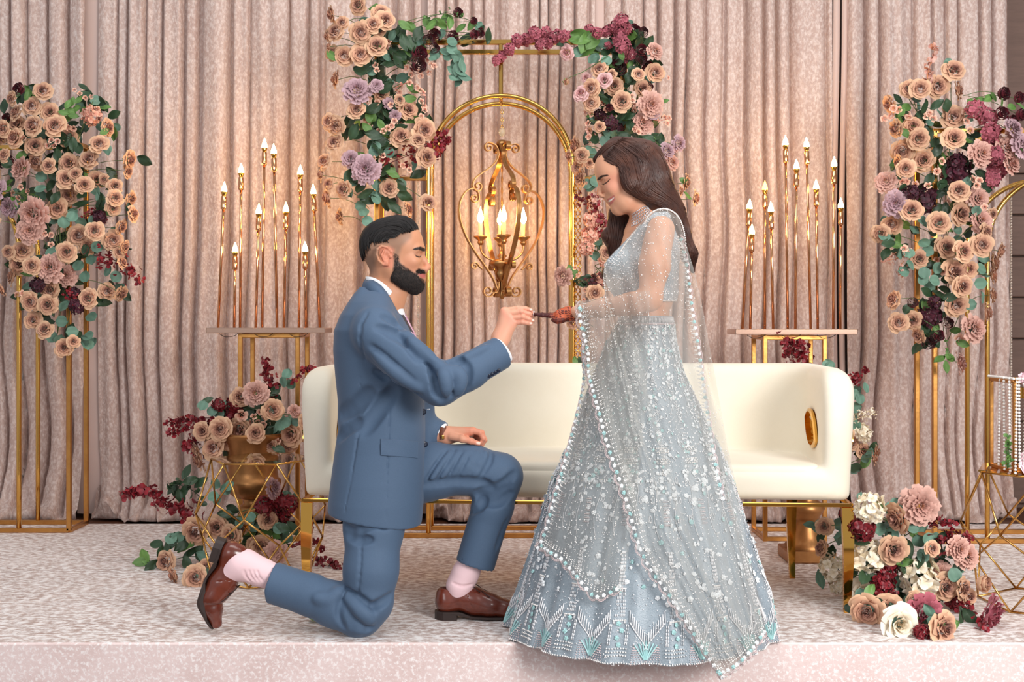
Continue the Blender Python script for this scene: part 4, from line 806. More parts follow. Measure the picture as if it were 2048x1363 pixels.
# ================================================================== the kneeling man
man = empty('person', (P(760, 1200, 4.3)[0], 4.3, 0), 'kneeling bearded man in a blue suit holding a ring to the woman hand', 'person')
DM = 4.31
def H(x, y, l=0.): return P(690+x/5.68, 400+y/5.68, DM)+np.array((0, l, 0))
hs = Sculpt(H(120, 1420)-np.array((.0, .115, 0)), H(1010, 130)+np.array((.0, .115, 0)), .00175)
hs.ell(H(525, 500), (.103, .076, .086), k=.01).ell(H(400, 560), (.062, .066, .066), k=.03).ell(H(690, 480), (.056, .063, .062), k=.03)
hs.ell(H(690, 690), (.060, .058, .084), k=.03).ell(H(560, 700), (.050, .062, .060), k=.03)
for s_ in (-1, 1):
    hs.cap(H(545, 800, .048*s_), H(790, 930, .020*s_), .023, .020, k=.035)
    hs.ell(H(775, 705, .040*s_), (.024, .018, .017), k=.025)
    hs.cap(H(866, 566, .010*s_), H(835, 560, .040*s_), .010, .009, k=.02)
    hs.ell(H(872, 628, .033*s_), (.012, .015, .0085), k=.014, op='sub')
    hs.ell(H(922, 782, .0115*s_), (.0095, .0065, .0075), k=.006)
    hs.ell(H(926, 800, .006*s_), (.006, .0028, .0025), k=.003, op='sub')
hs.cap(H(775, 930), H(803, 932), .025, .022, k=.03).ell(H(815, 850), (.026, .030, .026), k=.03)
hs.cap(H(868, 625), H(902, 682), .0085, .0085, k=.014).cap(H(902, 682), H(942, 757), .0085, .0108, k=.010).ell(H(893, 788), (.012, .012, .007), k=.01)
hs.ell(H(874, 834), (.0085, .020, .0055), k=.006).ell(H(867, 868), (.0085, .017, .0058), k=.005).groove if 0 else None
hs.cap(H(898, 852, -.010), H(898, 852, .010), .0016, k=.003, op='sub').cap(H(892, 850, -.012), H(832, 834, -.026), .0014, .001, k=.004, op='sub')
for s_ in (-1, 1):
    hs.ell(H(826, 628, .0325*s_), (.0128, .0135, .0122), k=.004)
    hs.cap(H(862, 638, .026*s_), H(820, 632, .044*s_), .0011, k=.0015, op='sub')
    # ear
    e = [(545,600,.072),(505,552,.080),(445,538,.086),(398,575,.090),(392,640,.089),(415,700,.085),(460,742,.081),(508,748,.077)]
    hs.ell(H(468, 640, .076*s_), (.020, .0055, .031), k=.006)
    hs.chain([(*H(a, b, c*s_), .0042) for a, b, c in e], k=.003)
    hs.ell(H(492, 722, .080*s_), (.009, .005, .009), k=.005).chain([(*H(a, b, c*s_), .0032) for a, b, c in [(470,585,.083),(445,640,.085),(468,695,.083)]], k=.004)
    hs.ell(H(505, 650, .084*s_), (.0085, .008, .012), k=.005, op='sub').ell(H(543, 655, .078*s_), (.005, .004, .006), k=.005)
hs.cap(H(480, 800), H(400, 1180), .058, .064, k=.03, sy=.84).cap(H(620, 900), H(560, 1150), .028, .03, k=.04).cap(H(600, 1060), H(595, 1090), .020, k=.03).cap(H(400, 1180), H(380, 1400), .07, .08, k=.03)
V, F = hs.mesh(1); X_, Y_ = pix(V); cx_, cy_ = (X_-690)*5.68, (Y_-400)*5.68
C = base_col(len(V), (206,146,112)); nz = np.random.default_rng(3)
def cm(poly, soft=14): return 1-sm(polysd(cx_, cy_, poly), -soft*.5, soft)
C = blend(C, .3*cm([(720,640),(800,720),(840,800),(700,840),(620,740)], 60), (226,150,122)); C = blend(C, .25*cm([(930,690),(985,760),(930,810),(900,770)], 30), (222,138,112))
C = blend(C, .55*cm([(385,530),(560,530),(540,770),(440,760)], 20), (214,128,106)); C = blend(C, .75*cm([(600,360),(750,345),(740,420),(640,520),(600,640),(560,620),(575,560),(500,510),(380,500),(360,620),(300,820),(240,700),(250,560),(330,470),(480,470)], 40), (140,112,94))
C = blend(C, .8*cm([(560,640),(600,640),(620,720),(560,780)], 30), (70,54,46)); C = blend(C, .5*cm([(240,640),(330,640),(370,860),(290,880)], 40), (130,100,84))
C = blend(C, cm([(770,560),(800,540),(860,528),(915,552),(912,580),(880,580),(840,560),(800,566)], 7), (44,32,28)); C = blend(C, cm([(792,612),(815,632),(850,640),(866,628),(860,646),(835,650),(806,640)], 5), (30,20,18)); C = blend(C, .45*cm([(780,595),(850,590),(862,620),(800,625)], 22), (168,112,88))
C = blend(C, cm([(825,836),(880,830),(920,846),(908,884),(872,880),(840,856)], 6), (188,104,96)); C = blend(C, .82*cm([(575,680),(640,730),(720,785),(800,838),(808,800),(838,778),(905,800),(900,828),(850,820),(818,830),(830,866),(870,890),(895,900),(900,1010),(800,1060),(650,1010),(520,920)], 22), (44,32,28))
headVF = (V, F, C)
# --- hands
def CR(ox, oy, s_, d): return lambda x, y, l=0.: P(ox+x/s_, oy+y/s_, d+l)
R4 = CR(960, 590, 9.309, 4.20); a = R4(150, 1180, .06); b = R4(1060, 180, -.06)
hr = Sculpt(np.minimum(a, b)-.015, np.maximum(a, b)+.015, .0016)
def digit(s, f, pts, k=.0018):   # pts in crop coordinates with radius in mm
    for p, q in zip(pts, pts[1:]): s.cap(f(*p[:3]), f(*q[:3]), p[3]*.001, q[3]*.001, k=k)
    for p in pts[1:-1]: s.ell(f(*p[:3]), [p[3]*.00112]*3, k=.002)
hr.cap(R4(300, 960, .0), R4(390, 800, .0), .027, .026, k=.02, sy=.9)
for q in ((455,300,.002,15),(500,360,-.004,15),(570,430,-.006,14),(640,515,-.004,13)): hr.cap(R4(390, 790, .004), R4(*q[:3]), .022, q[3]*.001, k=.02)
hr.cap(R4(430, 700, .015), R4(560, 470, .024), .02, .016, k=.015)
digit(hr, R4, [(455,292,.002,11),(700,246,-.004,8.6),(850,250,.0,7.6),(945,272,.006,6.6)])
digit(hr, R4, [(490,352,-.006,11.5),(770,305,-.016,8.8),(905,345,-.008,7.8),(1000,388,.002,6.8)])
digit(hr, R4, [(570,425,-.008,11),(800,400,-.018,8.5),(905,440,-.010,7.4),(985,474,-.002,6.6)])
digit(hr, R4, [(645,512,-.006,10),(790,498,-.016,8.2),(875,516,-.010,7.2),(945,532,-.004,6.3)])
digit(hr, R4, [(560,480,.026,14),(760,360,.034,11.5),(900,325,.028,10),(985,335,.012,8)])
V, F = hr.mesh(1); X_, Y_ = pix(V); cx_, cy_ = (X_-960)*9.309, (Y_-590)*9.309; C = base_col(len(V), (226,164,136))
C = blend(C, .45*cm([(380,250),(560,300),(700,520),(560,560),(420,330)], 70), (232,150,128)); C = blend(C, .35*cm([(700,200),(1020,260),(1020,560),(700,560)], 60), (228,148,126))
for a_, b_ in ((955, 270), (1010, 372), (990, 462), (948, 520)): C = blend(C, cm([(a_-22, b_-14), (a_+16, b_-12), (a_+20, b_+16), (a_-16, b_+16)], 6), (250,222,208))
handR = (V, F, C)
L2 = CR(640, 540, 2.622, 4.42); a = L2(560, 980, .07); b = L2(900, 780, -.07)
hl = Sculpt(np.minimum(a, b)-.01, np.maximum(a, b)+.01, .0017)
hl.cap(L2(560, 865), L2(650, 868), .03, .027, k=.02, sy=.95)
for q in ((790,846,-.022,13),(800,842,-.004,14),(798,850,.014,13),(788,860,.03,12)): hl.cap(L2(660, 866, .002), L2(*q[:3]), .024, q[3]*.001, k=.02)
digit(hl, L2, [(795,842,-.022,11.5),(838,852,-.026,10),(856,882,-.024,9),(842,908,-.018,8)])
digit(hl, L2, [(800,838,-.002,11.5),(848,852,-.004,10),(864,890,-.004,9),(846,922,-.002,8)])
digit(hl, L2, [(798,846,.016,11),(842,866,.016,9.6),(850,902,.014,8.6),(828,925,.014,7.6)])
digit(hl, L2, [(788,856,.032,10),(826,880,.034,8.6),(826,910,.032,7.6),(806,926,.03,6.8)])
digit(hl, L2, [(690,872,-.026,15),(745,884,-.042,12.5),(790,896,-.044,10.5),(832,908,-.036,8.5)], k=.008)
digit(hl, L2, [(770,880,-.03,10),(796,912,-.026,9),(800,934,-.018,8)])
V, F = hl.mesh(1); X_, Y_ = pix(V); cx_, cy_ = (X_-640)*2.622, (Y_-540)*2.622; C = base_col(len(V), (214,152,124))
C = blend(C, .5*cm([(760,800),(880,830),(870,930),(780,950)], 20), (222,138,112)); C = blend(C, cm([(820,899),(842,900),(838,914),(822,912)], 2), (244,210,194))
handL = (V, F, C)
# --- torso, arms and legs inside the clothes
def Q(x, y, d): return P(x, y, d)
bs = Sculpt((P(400, 0, 4.3)[0], 3.9, -.01), (P(1060, 0, 4.3)[0], 4.65, 1.15), .007)
bs.cap(Q(765, 640, 4.31), Q(760, 800, 4.31), .075, .07, k=.04, sy=1.2).cap(Q(760, 800, 4.31), Q(760, 960, 4.31), .07, .075, k=.04, sy=1.3)
bs.chain([(*Q(752,672,4.18),.045),(*Q(885,768,4.1),.036),(*Q(994,688,4.2),.024)], k=.03).chain([(*Q(762,672,4.44),.045),(*Q(805,805,4.5),.036),(*Q(876,868,4.42),.026)], k=.03)
bs.chain([(*Q(752,980,4.22),.075),(*Q(735,1200,4.17),.048),(*Q(600,1179,4.19),.042),(*Q(500,1137,4.2),.032),(*Q(465,1133,4.2),.03)], k=.03).chain([(*Q(790,960,4.4),.07),(*Q(1000,952,4.4),.035),(*Q(975,1040,4.4),.035),(*Q(928,1165,4.4),.026),(*Q(920,1200,4.4),.022),(*Q(980,1218,4.4),.02)], k=.03)
bodyVF = bs.mesh(1)
mb = MB()
for V, F, C in (headVF, handR, handL, (*bodyVF, base_col(len(bodyVF[0]), (206,146,112)))): mb.add(V, F, c=C)
mb.build('body', SKIN, man)
# --- hair: sculpted cap plus swept-back locks
HAIR = mat('black hair', (15,12,12), .42, spec=.35, stretch=(1, 6, 1), bump=(60, .3, .002), noise=(40, .5, (44,36,34)), aniso=.5)
prof = spline([(826,372),(838,345),(826,290),(775,225),(700,182),(600,170),(490,186),(390,215),(290,262),(215,330),(168,425),(158,520),(172,620),(200,705)], 60)
c0 = np.array((530., 500.))
m = MB(); rg = np.random.default_rng(11)
cap_ = []
for a_ in np.linspace(-1.42, 1.42, 45):
    s_ = math.cos(a_)**.85; l = .0815*math.sin(a_); row = []
    i0 = int(9*abs(math.sin(a_))**2+3*abs(math.sin(a_))+1); i1 = int(59-13*abs(math.sin(a_))**2)
    for t in np.linspace(i0, i1, 50):
        p = prof[int(t)]*(1-t % 1)+prof[min(59, int(t)+1)]*(t % 1); q = c0+(p-c0)*(s_*.965); row.append(H(q[0], q[1], l))
    cap_.append(row)
Vc, Fc = grid(cap_); m.add(Vc, Fc)
for i in range(620):
    a_ = rg.uniform(-1.44, 1.44); a1 = a_+rg.uniform(-.16, .16); pts = []; lift = rg.uniform(.966, .99); i0 = 9*abs(math.sin(a_))**2+rg.uniform(0, 6); i1 = min(59, 59-13*abs(math.sin(a_))**2+rg.uniform(-3, 4))
    rg_r = rg.uniform(.0014, .0028)
    if rg.random() < .4: i0 += rg.uniform(5, 22)
    for j, t in enumerate(np.linspace(i0, i1, 18)):
        aa = a_+(a1-a_)*j/17; s_ = math.cos(aa)**.85; p = prof[int(min(t, 58))]; f = t % 1; p = p*(1-f)+prof[min(59, int(t)+1)]*f; q = c0+(p-c0)*(s_*lift); pts.append(H(q[0], q[1], .083*math.sin(aa)*lift))
    m.add(*tube(pts, [rg_r*math.sin(PI*(.12+.8*j/17)) for j in range(18)], 5, flat=.8))
m.build('hair', HAIR, man)
# --- beard
BEARD = mat('black beard', (30,23,21), .7, noise=(120, .6, (62,48,42)), bump=(420, 1., .004))
be = Sculpt(H(500, 1090)-np.array((0, .085, 0)), H(940, 640)+np.array((0, .085, 0)), .002)
for s_ in (-1, 1):
    be.chain([(*H(600,700,.058*s_),.0055),(*H(596,780,.056*s_),.013),(*H(606,865,.049*s_),.021),(*H(700,925,.036*s_),.025),(*H(792,965,.016*s_),.026)], k=.02)
    be.chain([(*H(650,810,.049*s_),.012),(*H(725,868,.040*s_),.017),(*H(800,905,.026*s_),.02)], k=.02)
    be.chain([(*H(898,811,.005*s_),.0060),(*H(878,814,.017*s_),.0078),(*H(845,830,.027*s_),.0090),(*H(826,872,.028*s_),.010)], k=.006)
be.cap(H(785, 975), H(815, 965), .028, .0235, k=.02).cap(H(852, 908), H(842, 950), .0105, .015, k=.012).ell(H(800, 1000), (.024, .028, .018), k=.01).ell(H(905, 856), (.024, .0185, .0062), k=.003, op='sub')
V, F = be.mesh(1); rg = np.random.default_rng(5); V = V+rg.normal(size=V.shape)*.0007; mbe = MB().add(V, F)
for i in range(1500):   # short bristles
    p = V[rg.integers(len(V))]; dn = np.array((.35, np.sign(p[1]-DM)*.25, -1.))+rg.normal(size=3)*.3; dn /= np.linalg.norm(dn); o_ = (p-H(700, 850)); o_ /= np.linalg.norm(o_)
    q = p+o_*.0025+dn*.006; w_ = np.cross(dn, o_)*.00055; mbe.add([p-w_, p+w_, q], [(0, 1, 2)])
hV = headVF[0]; X_, Y_ = pix(hV); cx_, cy_ = (X_-690)*5.68, (Y_-400)*5.68; ctr = H(560, 640)
def bristles(poly, soft, n, ln, dirn, w0=.0005, out=.5):
    w_ = cm(poly, soft); w_ = w_*(hV[:, 2] > H(0, 1080)[2]); w_ /= w_.sum(); ids = rg.choice(len(hV), n, p=w_)
    for p in hV[ids]:
        o_ = (p-ctr); o_ /= np.linalg.norm(o_); dn = np.array(dirn)+o_*out+rg.normal(size=3)*.22; dn /= np.linalg.norm(dn); p = p+rg.normal(size=3)*.0006+o_*.0004
        q = p+dn*ln*rg.uniform(.6, 1.3); s2 = np.cross(dn, o_); s2 /= np.linalg.norm(s2)+1e-9; mbe.add([p-s2*w0, p+s2*w0, q], [(0, 1, 2)])
BP = [(575,680),(640,730),(720,785),(800,838),(808,800),(838,778),(905,800),(900,828),(850,820),(818,830),(830,866),(870,890),(895,900),(900,1010),(800,1060),(650,1010),(520,920)]
bristles(BP, 12, 5200, .0062, (.3, 0, -1)); bristles([(560,600),(600,620),(610,700),(570,720)], 14, 500, .004, (.1, 0, -1))
bristles([(806,800),(838,780),(905,802),(912,826),(850,820),(818,836)], 5, 900, .0045, (.3, 0, -1), out=.7)
bristles([(778,562),(800,542),(860,530),(912,552),(908,576),(876,578),(840,562)], 5, 700, .0045, (-.9, 0, .15), out=.3)
mbe.build('beard', BEARD, man)
# --- suit
SUIT = mat('slate blue suit wool', (76,98,124), .75, noise=(300, .35, (66,86,112)), bump=(700, .12, .001), sheen=.15)
SUITSHADE = mat('navy lapel shade', (34,44,66), .4); WHITE = mat('white shirt cotton', (244,244,248), .6)  # dark navy paints the shadow side of the lapel
def px2(x, y): return 640+x/2.622, 540+y/2.622
tab = []
for y, xl, xr, ry in ((1046,656,843,.2),(1000,658,847,.2),(960,663,848,.194),(900,671,850,.178),(860,677,850,.172),(800,677,848,.168),(750,672,846,.178),(700,668,838,.19),(660,670,822,.192),(630,682,806,.17),(605,697,778,.125),(588,708,752,.08),(574,720,738,.05)):
    z = P(0, y, DM)[2]; a, b = P(xl, y, DM)[0], P(xr, y, DM)[0]; tab.append((z, (a+b)/2, DM+.0, (b-a)/2, ry))
js = Sculpt((P(645, 0, DM)[0], 3.96, P(0, 1052, DM)[2]-.03), (P(1035, 0, 4.15)[0], 4.66, P(0, 565, DM)[2]), .0042)
js.sections(tab, k=.0, p=2.15)
js.sections(tab, k=.006, op='sub', off=-.012, p=2.15, z1=P(0, 985, DM)[2]) if 0 else None
for s_, d_ in ((-1, 4.14), (1, 4.48)): js.cap(Q(757, 608, DM+s_*.07), Q(752, 645, d_), .045, .062, k=.04)
js.plane((-.158*-1*-1, 0, -1.), Q(742, 1034, DM), .004)
js.chain([(*Q(752,668,4.125),.080),(*Q(812,722,4.095),.076),(*Q(878,768,4.075),.070)], k=.025)
js.chain([(*Q(880,768,4.075),.069),(*Q(940,742,4.11),.062)], k=.02).cone(Q(925, 748, 4.10), Q(1003, 704, 4.165), .0615, .0575, k=.012)
js.cone(Q(975, 721, 4.15), Q(1015, 698, 4.18), .051, .051, k=.004, op='sub')
js.chain([(*Q(760,668,4.5),.078),(*Q(800,760,4.52),.07),(*Q(812,830,4.5),.062)], k=.025).cone(Q(805, 838, 4.5), Q(884, 868, 4.43), .058, .047, k=.012)
js.chain([(*Q(840,760,4.42),.05),(*Q(846,880,4.42),.046)], k=.03)   # far front panel
g = lambda pts, r=.004, k=.012, op='sub', off=0.: js.groove([px2(*p) for p in pts], r, k, op, off=off)
g([(250,225),(215,290),(210,370),(235,470)], .0045, .010); g([(290,530),(400,590),(520,655)], .006, .02)
g([(745,468),(772,520),(768,590),(738,660)], .009, .02); g([(735,472),(800,440),(880,400)], .003, .02, 'add', .002)
for pts in ([(500,400),(570,470),(640,520)], [(650,500),(700,560),(690,650)], [(600,520),(620,600),(640,690)], [(560,480),(600,560),(610,650)], [(640,505),(740,475)], [(330,240),(420,290),(480,370)], [(350,330),(450,380),(520,470)], [(270,400),(380,500),(500,600)], [(300,300),(400,330),(470,400)]): g(pts, .006, .022)
for pts in ([(610,490),(650,540),(665,640)], [(680,520),(735,560),(725,640)], [(440,330),(520,410),(590,470)], [(290,440),(400,540),(520,620)]): g(pts, .006, .03, 'add', .002)
g([(370,600),(365,760),(355,1000),(345,1300)], .0022, .003); g([(212,560),(215,720),(200,860),(165,1080),(130,1265)], .0034, .003); g([(230,840),(300,740),(380,640)], .005, .04); g([(105,760),(180,720),(260,640)], .005, .04)
g([(100,880),(160,820),(200,800)], .004, .03); g([(530,640),(548,740),(552,900),(545,1100),(535,1280)], .0038, .003)
V, F = js.mesh(2); jacket = MB().add(V, F).build('jacket', SUIT, man)
def patch(sc, L, R, m_, name, par, off=.004, th=.003, nu=8, nv=16, world=True, **k):
    """thin cloth piece lying on a sculpt between two pixel polylines"""
    A = spline(L, nv); B = spline(R, nv); G = []; last = None
    for i in range(nv):
        row = []
        for j in range(nu):
            q = A[i]+(B[i]-A[i])*j/(nu-1); p = sc.hit(*q, off=off)
            if p is None or (last is not None and abs(p[1]-last) > .06): p = P(*q, last if last else sc.lo[1]+.1)
            last = p[1]; row.append(p)
        last = row[0][1]; G.append(row)
    G = np.array(G); 
    for _ in range(2): G[1:-1, :, 1] = (G[:-2, :, 1]+G[2:, :, 1]+G[1:-1, :, 1])/3
    V1, F1 = grid(G); V2 = V1+(0, th, 0); n = len(V1); F = [tuple(f) for f in F1]+[tuple(f[::-1]+n) for f in F1]
    idx = lambda i, j: i*nu+j
    bd = [idx(0, j) for j in range(nu)]+[idx(i, nu-1) for i in range(1, nv)]+[idx(nv-1, j) for j in range(nu-2, -1, -1)]+[idx(i, 0) for i in range(nv-2, 0, -1)]
    F += [(bd[i], bd[(i+1) % len(bd)], bd[(i+1) % len(bd)]+n, bd[i]+n) for i in range(len(bd))]
    return MB().add(np.vstack([V1, V2]), F).build(name, m_, par, sharp=50, **k)
patch(js, [px2(320,884), px2(418,890), px2(515,898)], [px2(320,970), px2(418,976), px2(513,984)], SUIT, 'pocket_flap', jacket, .0085, .005, 6, 10)
# collar and lapel: a folded band round the neck down to the chest
NP = 15
outer = spline([(722,579,.0),(736,583,-.055),(756,592,-.085),(776,612,-.098),(800,640,-.085),(822,668,-.062),(836,694,-.04)], NP)
inner = spline([(731,556,.0),(746,559,-.052),(764,569,-.068),(778,585,-.07),(792,610,-.06),(806,638,-.045),(826,676,-.030)], NP)
G = []
for sg in (1, -1):
    rows = []
    for o_, i_ in zip(outer, inner):
        po = P(o_[0], o_[1], DM)+np.array((0, o_[2]*sg, 0)); pi_ = P(i_[0], i_[1], DM)+np.array((0, i_[2]*sg, 0)); mid = (po+pi_)/2+np.array((.0, -.008*sg, .004))
        rows.append([po+np.array((0, .007*sg, -.003)), po, mid, pi_, pi_+np.array((.0, .008*sg, -.012))])
    G.append(np.array(rows))
m = MB().add(*grid(G[0])).add(*grid(G[1])); m.build('lapel', SUIT, jacket)
m = MB(); rows = []
for o_, i_ in zip(inner[11:], inner[11:]):
    p = P(o_[0], o_[1], DM)+np.array((0, o_[2], 0)); rows.append([p+np.array((-.004, -.003, 0)), p+np.array((.014, .018, .0)), p+np.array((.008, .05, -.01))])
m.add(*grid(rows)).build('lapel_shade_side', SUITSHADE, jacket)
# shirt: collar band and front
rows = []
for a_ in np.linspace(0, 2*PI, 33):
    f = (1-math.cos(a_))/2; tx = 731+(806-731)*f; ty = 553+(607-553)*f**2.1; by_ = 576+(648-576)*f**1.5; l = -.066*math.sin(a_)*(1-.15*f)
    pt = P(tx, ty, DM)+np.array((0, l, 0)); pb = P(tx+5*(1-f)-2*f, by_, DM)+np.array((0, l*1.0, 0)); rows.append([pt*.7+pb*.3+np.array((0, l*.06, 0)), pt, pt+np.array((-.003*(2*f-1), -l*.03, .0)), pt*.5+pb*.5+np.array((0, l*.10, 0)), pb])
m = MB().add(*grid(rows)); m.build('shirt_collar', WHITE, man)
ss = Sculpt(P(770, 720, DM)-np.array((.0, .1, 0)), P(850, 590, DM)+np.array((0, .1, 0)), .0035)
ss.cap(Q(782, 622, DM), Q(800, 700, DM), .045, .058, k=.01, sy=1.1); V, F = ss.mesh(1); MB().add(V, F).build('shirt', WHITE, man)
TIE = mat('pink floral tie', (236,196,216), .5, noise=(180, 1., (170,96,136), .52, .56))
m = MB(); pts = [P(x, y, DM) for x, y in ((802,614),(806,624),(812,640),(824,668),(836,700))]; m.add(*tube(spline(pts, 14), [.012,.0145,.013,.011,.012,.015,.018,.02,.022,.024,.026,.027,.028,.028], 10, flat=.45, up=(1, 0, .4))); m.build('tie', TIE, man)
DKB = mat('dark blue button', (26,36,56), .35)
for q in ((886,552),(902,544),(918,534),(935,524)):
    p = js.hit(*px2(*q), off=.002); V, F = lathe([(0, .004), (.003, .0045), (.0068, .004), (.0075, .001), (.0068, 0), (0, 0)], (0, 0, 0), 14); R = Vector((0, 0, 1)).rotation_difference(Vector((.25, -1, -.35))).to_matrix(); MB().add(V@np.array(R).T+p, F).build('cuff_button', DKB, jacket)
for q in ((541,742),(549,912)):
    p = js.hit(*px2(*q), dflt=4.3, off=.004); V, F = lathe([(0, .005), (.005, .0055), (.0105, .005), (.0112, .001), (0, 0)], (0, 0, 0), 16); R = Vector((0, 0, 1)).rotation_difference(Vector((.55, -1, 0))).to_matrix(); MB().add(V@np.array(R).T+p, F).build('button', DKB, jacket)
MB().add(*bar(P(*px2(556, 730), 4.2), P(*px2(578, 728), 4.2), .0022)).build('lapel_pin', mat('silver', (220,222,226), .2, 1), jacket)
# shirt cuffs and watch
m = MB(); A, B = Q(984, 716, 4.155), Q(1008, 699, 4.172); u = (B-A)/np.linalg.norm(B-A)
m.add(*tube([A, A*.5+B*.5, B, B-u*.001, A], [.047, .0465, .0455, .042, .042], 28, cap=False)); A, B = Q(872, 865, 4.435), Q(890, 868, 4.43); m.add(*tube([A, B, B, A], [.040, .039, .037, .037], 24, cap=False)); m.build('shirt_cuff', WHITE, man)
STRAP = mat('brown leather strap', (110,58,36), .45, bump=(120, .3))
A, B = Q(883, 868, 4.42), Q(890, 868.5, 4.42); wt = MB().add(*tube([A-(B-A)*.6, A-(B-A)*.3, B+(B-A)*.3, B+(B-A)*.6], [.028, .033, .032, .027], 24, cap=False)).build('watch_strap', STRAP, man)
MB().add(*box(Q(883, 874, 4.385)-np.array((0, .004, .007)), Q(888, 874, 4.385)+np.array((.002, .003, .007)), .002)).build('buckle', GOLD, wt, smooth=False)
# trousers
def px3(x, y): return 380+x/2.926, 860+y/2.926
ts = Sculpt((P(528, 0, 4.15)[0], 4.02, -.012), (P(1056, 0, 4.4)[0], 4.56, P(0, 870, 4.4)[2]), .0046)
ts.chain([(*Q(752,985,4.245),.098),(*Q(748,1050,4.215),.101),(*Q(742,1140,4.175),.090),(*Q(736,1195,4.165),.082)], k=.03).cap(Q(736, 1205, 4.165), Q(722, 1222, 4.165), .082, .080, k=.03)
ts.chain([(*Q(716,1226,4.17),.079),(*Q(668,1208,4.18),.074),(*Q(620,1188,4.19),.070)], k=.025).cone(Q(630, 1192, 4.19), Q(541, 1163, 4.2), .071, .0705, k=.015)
ts.cap(Q(770, 960, 4.31), Q(775, 930, 4.31), .12, .11, k=.04, sy=1.25)
ts.chain([(*Q(800,960,4.4),.108),(*Q(862,941,4.4),.100),(*Q(940,938,4.4),.086),(*Q(998,950,4.4),.080)], k=.03)
ts.chain([(*Q(1001,953,4.4),.077),(*Q(985,1015,4.4),.073)], k=.03).cone(Q(987, 1005, 4.4), Q(950, 1129, 4.4), .072, .0715, k=.02)
ts.cone(Q(560, 1169, 4.2), Q(530, 1160, 4.2), .062, .064, k=.003, op='sub').cone(Q(956, 1108, 4.4), Q(947, 1138, 4.4), .063, .065, k=.003, op='sub')
gt = lambda pts, r=.0035, k=.02, op='sub', off=0.: ts.groove([px3(*p) for p in pts], r, k, op, off=off)
for i in range(7): gt([(1380+i*52, 300-i*2), (1440+i*52, 210-i*4), (1500+i*44, 120-i*0)], .0042, .014)
for i in range(5): gt([(1410+i*60, 290), (1475+i*55, 195), (1530+i*50, 130)], .004, .016, 'add', .001)
for pts in ([(1370,320),(1550,298),(1720,310),(1760,340)], [(1680,360),(1760,350),(1840,310),(1900,250)], [(1690,380),(1780,385),(1870,330)], [(1700,420),(1800,420),(1880,370)], [(1640,480),(1700,440),(1720,400)]): gt(pts, .007, .022)
gt([(1560,740),(1660,752),(1780,765)], .002, .003) if 0 else None
gt([(1850,520),(1815,620),(1790,690)], .003, .012); gt([(1000,560),(1000,760),(985,960),(1010,1050)], .0025, .008)
for pts in ([(910,560),(960,590),(1080,560)], [(900,600),(980,640),(1060,640)], [(1010,520),(1100,540),(1150,560)], [(925,940),(960,1010),(1060,1100)], [(925,980),(950,1060),(1000,1130)], [(915,1010),(925,1080),(960,1150)], [(880,1000),(880,1080),(900,1150)], [(935,935),(1010,1000),(1090,1060)], [(920,930),(860,980),(760,1000)], [(905,1060),(980,1150),(1060,1160)], [(1180,960),(1120,1010),(1060,1030)]): gt(pts, .006, .02)
for pts in ([(930,960),(980,1040),(1060,1110)], [(915,1040),(940,1100),(1000,1160)], [(870,940),(820,990),(740,980)]): gt(pts, .006, .03, 'add', .002)
V, F = ts.mesh(2); MB().add(V, F).build('trousers', SUIT, man)
# socks
SOCK = mat('pale pink sock', (244,208,212), .8, bump=(900, .15, .001))
so = Sculpt(np.minimum(Q(450, 1185, 4.2), Q(560, 1070, 4.2))-(.02, .07, .02), np.maximum(Q(450, 1185, 4.2), Q(560, 1070, 4.2))+(.0, .07, .0), .0028)
so.chain([(*Q(552,1154,4.2),.045),(*Q(520,1143,4.2),.046),(*Q(492,1130,4.2),.050),(*Q(478,1128,4.2),.049),(*Q(455,1145,4.2),.04)], k=.02)
for x in (500, 508, 516, 490): so.groove([(x-2, 1140), (x+2, 1153), (x+10, 1162)], .0014, .006)
V, F = so.mesh(1); MB().add(V, F).build('sock', SOCK, man)
so = Sculpt(Q(872, 1200, 4.4)-(.02, .075, .0), Q(985, 1105, 4.4)+(0, .075, .0), .0028)
so.chain([(*Q(944,1120,4.4),.046),(*Q(930,1148,4.4),.046),(*Q(919,1172,4.4),.045),(*Q(916,1188,4.4),.034)], k=.02); so.groove([(905, 1165), (925, 1172), (945, 1168)], .0015, .008)
V, F = so.mesh(1); MB().add(V, F).build('sock', SOCK, man)
